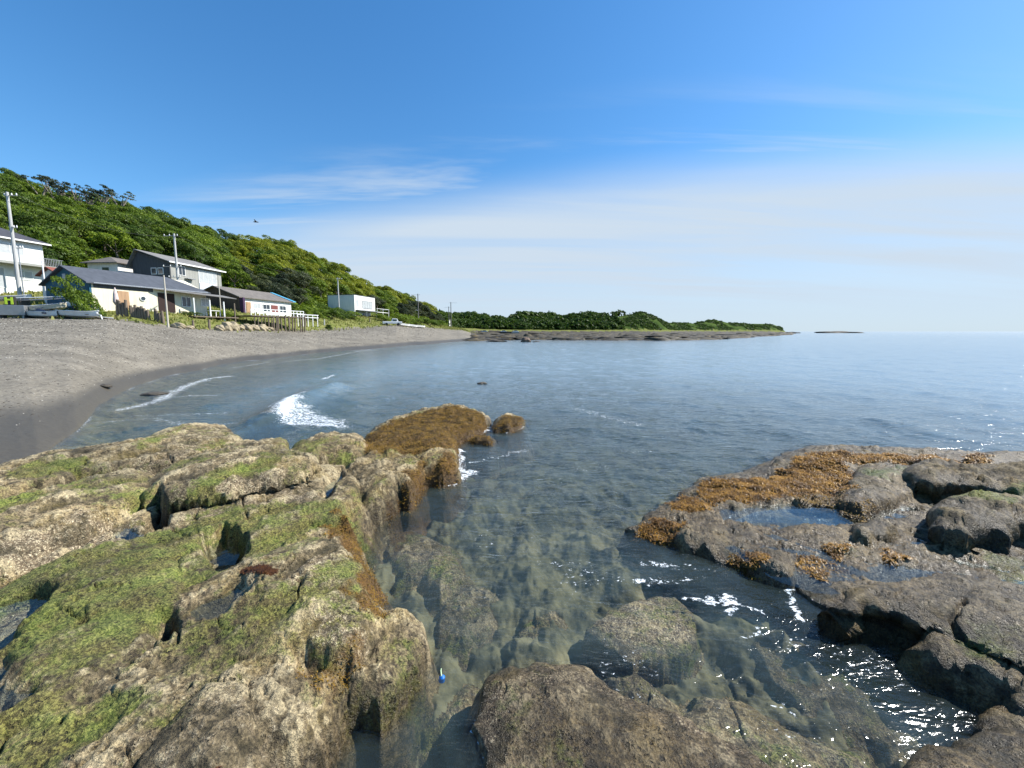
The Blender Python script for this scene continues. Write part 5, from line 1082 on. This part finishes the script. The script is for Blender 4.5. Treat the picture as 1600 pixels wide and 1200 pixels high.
# grass tufts on the bank
def grass(n, sel, name, mat, label, hgt):
    idx = np.where(sel)[0]; p = (GR[idx]**2); pick = RNG.choice(idx, n, p=p/p.sum()); sp = GR[pick]*.02
    X = GX[pick]+RNG.normal(0, 1, n)*sp; Y = GY[pick]+RNG.normal(0, 1, n)*sp; Z = ground(X, Y)[0]-.03; hd = RNG.uniform(0, 6.28, n); hh_ = hgt*RNG.uniform(.4, 1.4, n); w = hh_*.35
    c, s_ = np.cos(hd)*w, np.sin(hd)*w; l1 = RNG.normal(0, .3, n)*hh_; l2 = RNG.normal(0, .3, n)*hh_
    V = np.stack([np.stack([X-c, Y-s_, Z], 1), np.stack([X+c, Y+s_, Z], 1), np.stack([X+c*.4+l1, Y+s_*.4+l2, Z+hh_], 1), np.stack([X-c*.4+l1, Y-s_*.4+l2, Z+hh_*.8], 1)], 1).reshape(-1, 3)
    me = npmesh(name, V, np.arange(n*4).reshape(-1, 4)); attr(me, 'L', np.repeat(RNG.uniform(0, 1, n), 4)[:, None]*np.ones((1, 3))); tag(link(name, me, mat), label, 'grass', kind='stuff')
GRM = leaf_mat('grass_blades', (.13, .17, .03), (.23, .26, .06), (.38, .36, .14))
gsel = (GI == -2) & (AZ < -0.10) & (AZ > R(-58)) & (GR < 260)
grass(26000, gsel & (fbm(GX/3, GY/3, 3, 9) > -.25), 'bank_grass', GRM, 'rough green and straw grass along the top of the beach', .28)

# boats
def hull(nm, u0, v0, Y0, u1, v1, Y1, wid, hgt, mats, label, cat='boat', deck=None, group=None):
    a = PY(u0, v0, Y0); b = PY(u1, v1, Y1); Lb = math.hypot(b[0]-a[0], b[1]-a[1]); rz = math.atan2(b[1]-a[1], b[0]-a[0]); zg = min(gz1(a[0], a[1]), gz1(b[0], b[1])); zA = gz1(a[0], a[1]); zB = gz1(b[0], b[1])
    e = empty(nm, (a[0], a[1], zA+.03), rz, label, cat, group); e.rotation_euler = (0, -math.atan2(zB-zA, Lb), rz)
    n = 14; V = []; 
    for i in range(n+1):
        t = i/n; w = wid/2*max(.03, (math.sin(math.pi*min(1, (t*.86+.14)))**.6)); rise = hgt*(.12+.5*(2*t-1)**4*(1 if t > .5 else .3)); x = Lb*t
        V += [(x, -w, hgt+rise*.4), (x, -w*.8, hgt*.35+rise*.3), (x, 0, rise*.8), (x, w*.8, hgt*.35+rise*.3), (x, w, hgt+rise*.4)]
    m = MB(); m.v = V; m.f = [(i*5+j, i*5+j+1, i*5+j+6, i*5+j+5) for i in range(n) for j in range(4)]; m.f.append((0, 1, 2, 3, 4)); hl = m.build('hull', mats[0], e)
    md = MB(); md.v = [(x*1.0, y*.93, z-.03) for k in range(n+1) for (x, y, z) in (V[k*5], V[k*5+4])]; md.f = [(i*2, i*2+2, i*2+3, i*2+1) for i in range(n)]; md.build('deck', mats[1], e)
    mg = MB()
    for k in (0, 4): mg.tube([V[i*5+k] for i in range(n+1)], [.035]*(n+1), 5)
    mg.build('gunwale', WPAINT, e)
    return e, Lb
NAVY = C_('navy_paint', (.05, .06, .11), .35); GREYP = C_('pale_grey_paint', (.5, .52, .54), .4)
e, Lb = hull('water_scooter', 45, 484, 36.0, 90, 497, 35.3, 1.1, .55, (WPAINT, GREYP), 'small white and navy craft lying at the grass edge left of the long white boat')
MB().hexa([(Lb*.25, -.25, .42), (Lb*.62, -.25, .42), (Lb*.62, .25, .42), (Lb*.25, .25, .42), (Lb*.36, -.18, .85), (Lb*.55, -.18, .68), (Lb*.55, .18, .68), (Lb*.36, .18, .85)]).build('seat', NAVY, e, bev=.04)
MB().box(Lb*.72, -.5, .38, Lb*.80, .5, .52).build('stripe', NAVY, e); MB().tube([(Lb*.34, -.35, .95), (Lb*.32, 0, .88), (Lb*.34, .35, .95)], [.03]*3, 6).build('handlebar', NAVY, e)
e, Lb = hull('rowing_boat', 95, 486, 35.9, 155, 499, 34.9, 1.2, .6, (WPAINT, GREYP), 'long white open boat with grey side lying on the grass edge')
for q_ in (.3, .55, .8): MB().box(Lb*q_, -.45, .36, Lb*q_+.22, .45, .40).build('thwart', WOOD, e)
MB().tube([(Lb*.98, -.1, .55), (Lb*1.05, 0, .35), (Lb*1.08, 0, .0)], [.07, .06, .04], 6).build('rudder', WPAINT, e)
hull('surfboard', 112, 480, 36.6, 176, 487, 36.3, .62, .09, (WPAINT, WPAINT), 'white windsurf board lying on the grass behind the long white boat', 'surfboard')
e, Lb = hull('sailing_dinghy', 34, 472, 36.4, 106, 474, 37.0, 1.7, .55, (C_('cream_hull', (.72, .66, .50), .45), C_('cream_cover', (.66, .62, .52), .8)), 'cream covered sailing dinghy raised beside the grey crate at the left')
e.location.z += .3
MB().tube([(-.4, .1, 1.35), (Lb*.98, .1, 1.1)], [.06, .05], 6).build('boom', METAL, e); MB().tube([(-1.0, .5, 1.65), (Lb*.9, .5, 1.35)], [.05, .04], 6).build('spar', WPAINT, e)
for x in (.9, Lb*.7): MB().box(x, -.5, -.75, x+.12, .5, .25).build('cradle', WOOD, e)
e, Lb = hull('catamaran', -25, 462, 37.6, 50, 462, 37.9, 1.6, .35, (WPAINT, C_('mint_cover', (.55, .72, .66), .6)), 'white boat with pale green cover stacked behind the dinghy at the left edge'); e.location.z += 1.3
MB().box(.5, -.4, -1.5, .7, .4, .1).box(Lb*.8, -.4, -1.5, Lb*.8+.2, .4, .1).build('cradle', WOOD, e)
p = PY(22, 484, 35.4); e = empty('metal_crate', (p[0], p[1], gz1(p[0], p[1])), R(25), 'grey metal box on short legs at the left edge of the beach', 'crate'); MB().box(-.9, -.5, .25, .9, .5, 1.15).build('body', METAL, e, bev=.03)
for a_ in (-.8, .7): MB().box(a_, -.45, -.1, a_+.1, .45, .248).build('leg', METAL, e)
p = PY(16, 470, 36.0); e = empty('life_vest', (p[0], p[1], gz1(p[0], p[1])+1.15), R(25), 'black bundle with bright yellow stripes behind the grey metal box', 'life vest'); MB().box(-.35, -.15, 0, .35, .15, .8).build('body', C_('black_cloth', (.02, .02, .02), .9), e, bev=.08); MB().box(-.28, -.17, .1, -.12, -.151, .75).box(.10, -.17, .1, .26, -.151, .75).box(-.12, -.168, .45, .10, -.151, .6).build('stripe', C_('lime', (.62, .85, .05), .6), e)
# closed parasol by the cream wall
p = PY(182, 478, 38.6); zg = gz1(p[0], p[1]); e = empty('closed_parasol', (p[0], p[1], zg), 0, 'closed pale pink parasol standing behind the driftwood fence', 'parasol'); MB().tube([(0, 0, -.3), (0, 0, 2.4)], [.03, .03], 6).build('pole', WPAINT, e); MB().tube([(0, 0, .8), (0, 0, 1.1), (0, 0, 1.9), (0, 0, 2.5)], [.10, .24, .17, .03], 10).build('canopy', C_('pink_cloth', (.62, .50, .47), .9), e)
# white truck and boats by the bend of the beach
p = PY(613, 506, 97); e = empty('pickup_truck', (p[0], p[1], gz1(p[0], p[1])), R(20), 'small white pickup parked at the back of the beach beyond the cottage', 'truck')
MB().box(-2.3, -.8, .45, 2.3, .8, 1.0).build('body', WPAINT, e, bev=.06); cb = MB().hexa([(-.2, -.75, 1.0), (1.5, -.75, 1.0), (1.5, .75, 1.0), (-.2, .75, 1.0), (.0, -.65, 1.7), (1.1, -.65, 1.7), (1.1, .65, 1.7), (.0, .65, 1.7)]).build('cab', WPAINT, e, bev=.05); MB().box(.1, -.76, 1.08, 1.05, .76, 1.55).build('window', GLASS, cb)
for x in (-1.4, 1.4):
    for y in (-.82, .62):
        w_ = MB().tube([(x, y, .33), (x, y+.2, .33)], [.33, .33], 14).build('wheel', C_('tyre', (.02, .02, .02), .9), e)
for i, (u0, v0, u1, v1, Y, lb) in enumerate([(624, 503, 640, 508, 99, 'upturned white boat nearest the pickup'), (637, 504, 652, 508, 104, 'pale boat in the middle of the row beyond the pickup'), (650, 505, 664, 508, 110, 'farthest pale boat in the row beyond the pickup')]):
    hull('beached_boat', u0, v0, Y, u1, v1, Y+4, 1.5, .6, (WPAINT, GREYP), lb, group='boats beyond the pickup')
# far building and sea wall
p = PY(697, 508, 230); e = empty('far_building', (p[0], p[1], gz1(p[0], p[1])), R(75), 'small white building half hidden by the bank below the farthest poles', 'building'); MB().box(-5, 0, -1, 6, 6, 3.2).build('wall', WHITE, e); MB().box(-5.3, -.3, 3.202, 6.3, 6.3, 3.5).build('roof', ROOFG, e); MB().box(-3, -.05, 1, -1.5, -.002, 2.2).box(2, -.05, 1, 3.5, -.002, 2.2).build('window', GLASS, e)
a = PY(747, 517, 255); b = PY(811, 517.2, 255); e = empty('sea_wall', (a[0], a[1], gz1(a[0], a[1])-.4), 0, 'long dark sea wall below the far wood, pale at its right end', 'wall'); Lw = b[0]-a[0]; MB().box(0, 0, -.5, Lw*.82, 1, 1.9).build('dark_face', DRK, e); MB().box(Lw*.82+.01, 0, -.5, Lw, 1, 1.8).build('pale_face', streaked('pale_concrete2', (.5, .45, .38), .1), e)
for i, (u, lb) in enumerate([(757, 'white car on the sea wall, leftmost'), (787, 'white car on the sea wall, middle one of three'), (806, 'white car at the pale right end of the sea wall')]):
    p = PY(u, 513, 259); e = empty('parked_car', (p[0], p[1], a[2]*0+gz1(a[0], a[1])+.9), 0, lb, 'car', 'cars on the sea wall'); MB().box(-2, -.8, .3, 2, .8, .95).build('body', WPAINT, e, bev=.1); MB().hexa([(-1.3, -.7, .95), (1.2, -.7, .95), (1.2, .7, .95), (-1.3, .7, .95), (-.9, -.6, 1.45), (.8, -.6, 1.45), (.8, .6, 1.45), (-.9, .6, 1.45)]).build('cabin', GLASS, e)
    for x in (-1.2, 1.2): MB().tube([(x, -.82, .3), (x, -.6, .3)], [.3, .3], 12).build('wheel', MT['tyre'], e)
# bird
p = PY(400, 347, 45); e = empty('bird', (p[0], p[1], p[2]), R(20), 'dark bird gliding above the yellow-green slope', 'bird')
MB().tube([(-.28, 0, 0), (-.1, 0, .02), (.12, 0, .02), (.26, 0, 0)], [.015, .07, .06, .02], 8).build('body', DARKW, e)
for s_ in (-1, 1):
    m = MB(); m.hexa([(-.08, s_*.04, .02), (.10, s_*.04, .02), (.02, s_*.62, .12), (-.06, s_*.62, .12), (-.08, s_*.04, .045), (.10, s_*.04, .045), (.02, s_*.62, .13), (-.06, s_*.62, .13)]); m.build('wing', DARKW, e)
# blue bottle cap drifting by the dark block
p = PZ(690, 1063, -.02); e = empty('bottle_cap', p, 0, 'bright blue plastic scrap floating beside the dark mottled block', 'litter'); MB().tube([(0, 0, 0), (.004, 0, .022), (.0, .002, .03)], [.022, .02, .012], 14).build('cap', C_('blue_plastic', (.01, .16, .55), .35), e); MB().tube([(0, 0, .025), (-.01, .03, .035), (-.012, .055, .03)], [.006, .005, .003], 6).build('strap', C_('pale_green', (.45, .6, .35), .6), e)
# broken rock of the reef
rs = np.random.default_rng(44); RX = []
for k in range(900):
    az = math.atan(rs.uniform((738-800)/605, (1236-800)/605)); a0_, b0_ = float(np.interp(az, TA, TAB[:, 1])), float(np.interp(az, TA, TAB[:, 4])); t = rs.beta(.7, 2.0); r = a0_*.99+(b0_*.9-a0_)*t; RX.append((r*math.sin(az), r*math.cos(az), t, r))
RX = np.array(RX); RZ = ground(RX[:, 0], RX[:, 1])[0]; VV = []; FF = []
for i in range(len(RX)):
    n_ = 9; w_ = rs.uniform(.8, 3.2)*(1+RX[i, 3]/260); h_ = rs.uniform(.12, .55)*(1+.8*(RX[i, 2] < .1)*(rs.uniform() < .2)); z0_ = max(-.1, RZ[i]-.1); o = len(VV); ph = rs.uniform(0, 6.28); dd = rs.uniform(.35, .8)
    for k, (q, hz) in enumerate(((1.0, -.2), (.85, .6), (.45, 1.0))):
        for j in range(n_): a = ph+6.283*j/n_; m_ = q*rs.uniform(.75, 1.15); VV.append((RX[i, 0]+math.cos(a)*w_*m_, RX[i, 1]+math.sin(a)*w_*m_*dd, z0_+h_*hz*rs.uniform(.8, 1.15)))
    VV.append((RX[i, 0], RX[i, 1], z0_+h_*1.02)); c_ = len(VV)-1
    for k in range(2):
        for j in range(n_): a = o+k*n_+j; b = o+k*n_+(j+1) % n_; FF += [(a, b, b+n_), (a, b+n_, a+n_)]
    for j in range(n_): FF.append((o+2*n_+j, o+2*n_+(j+1) % n_, c_))
tag(link('reef_rocks', npmesh('reef_rocks', VV, FF), M_REEF), 'broken dark brown rocks strewn along the low reef before the headland', 'rocks', kind='stuff')
# beach litter
rs = np.random.default_rng(12)
def pebbles(n, name, label, mat, smin, smax, az0, az1, v0, v1):
    V, Fq = [], []; base = np.array([(1, 0, 0), (.3, .9, 0), (-.8, .5, 0), (-.7, -.6, 0), (.4, -.9, 0), (0, 0, .7), (0, 0, -.5)]); fc = [(0, 1, 5), (1, 2, 5), (2, 3, 5), (3, 4, 5), (4, 0, 5), (1, 0, 6), (2, 1, 6), (3, 2, 6), (4, 3, 6), (0, 4, 6)]
    X = []; 
    for i in range(n):
        az = math.atan(rs.uniform(az0, az1)); r0_, r1_ = float(np.interp(az, TA, TAB[:, 1])), float(np.interp(az, TA, TAB[:, 2])); t = rs.beta(1.5, 1.5); r = r0_+1.6+(r1_-r0_)*t*1.0; X.append((r*math.sin(az), r*math.cos(az)))
    X = np.array(X); Z = ground(X[:, 0], X[:, 1])[0]; rad = np.hypot(X[:, 0], X[:, 1])
    for i in range(n):
        s_ = rs.uniform(smin, smax)*(.08+.036*rad[i]); a = rs.uniform(0, 6.28); c, q = math.cos(a), math.sin(a); bb = base*np.array([s_, s_*rs.uniform(.5, 1), s_*.6]); o = len(V)
        V += [(X[i, 0]+x*c-y*q, X[i, 1]+x*q+y*c, Z[i]+z) for x, y, z in bb]; Fq += [(p_+o, q_+o, r_+o) for p_, q_, r_ in fc]
    tag(link(name, npmesh(name, V, Fq, True), mat), label, 'pebbles', kind='stuff')
pebbles(5200, 'dark_pebbles', 'dark pebbles and weed scraps strewn over the sand', DRK, .012, .05, -1.5, -.2, 0, 0)
pebbles(1800, 'pale_pebbles', 'pale shells and pebbles strewn over the sand', C_('pale_stone', (.55, .52, .45), .8), .010, .04, -1.5, -.2, 0, 0)
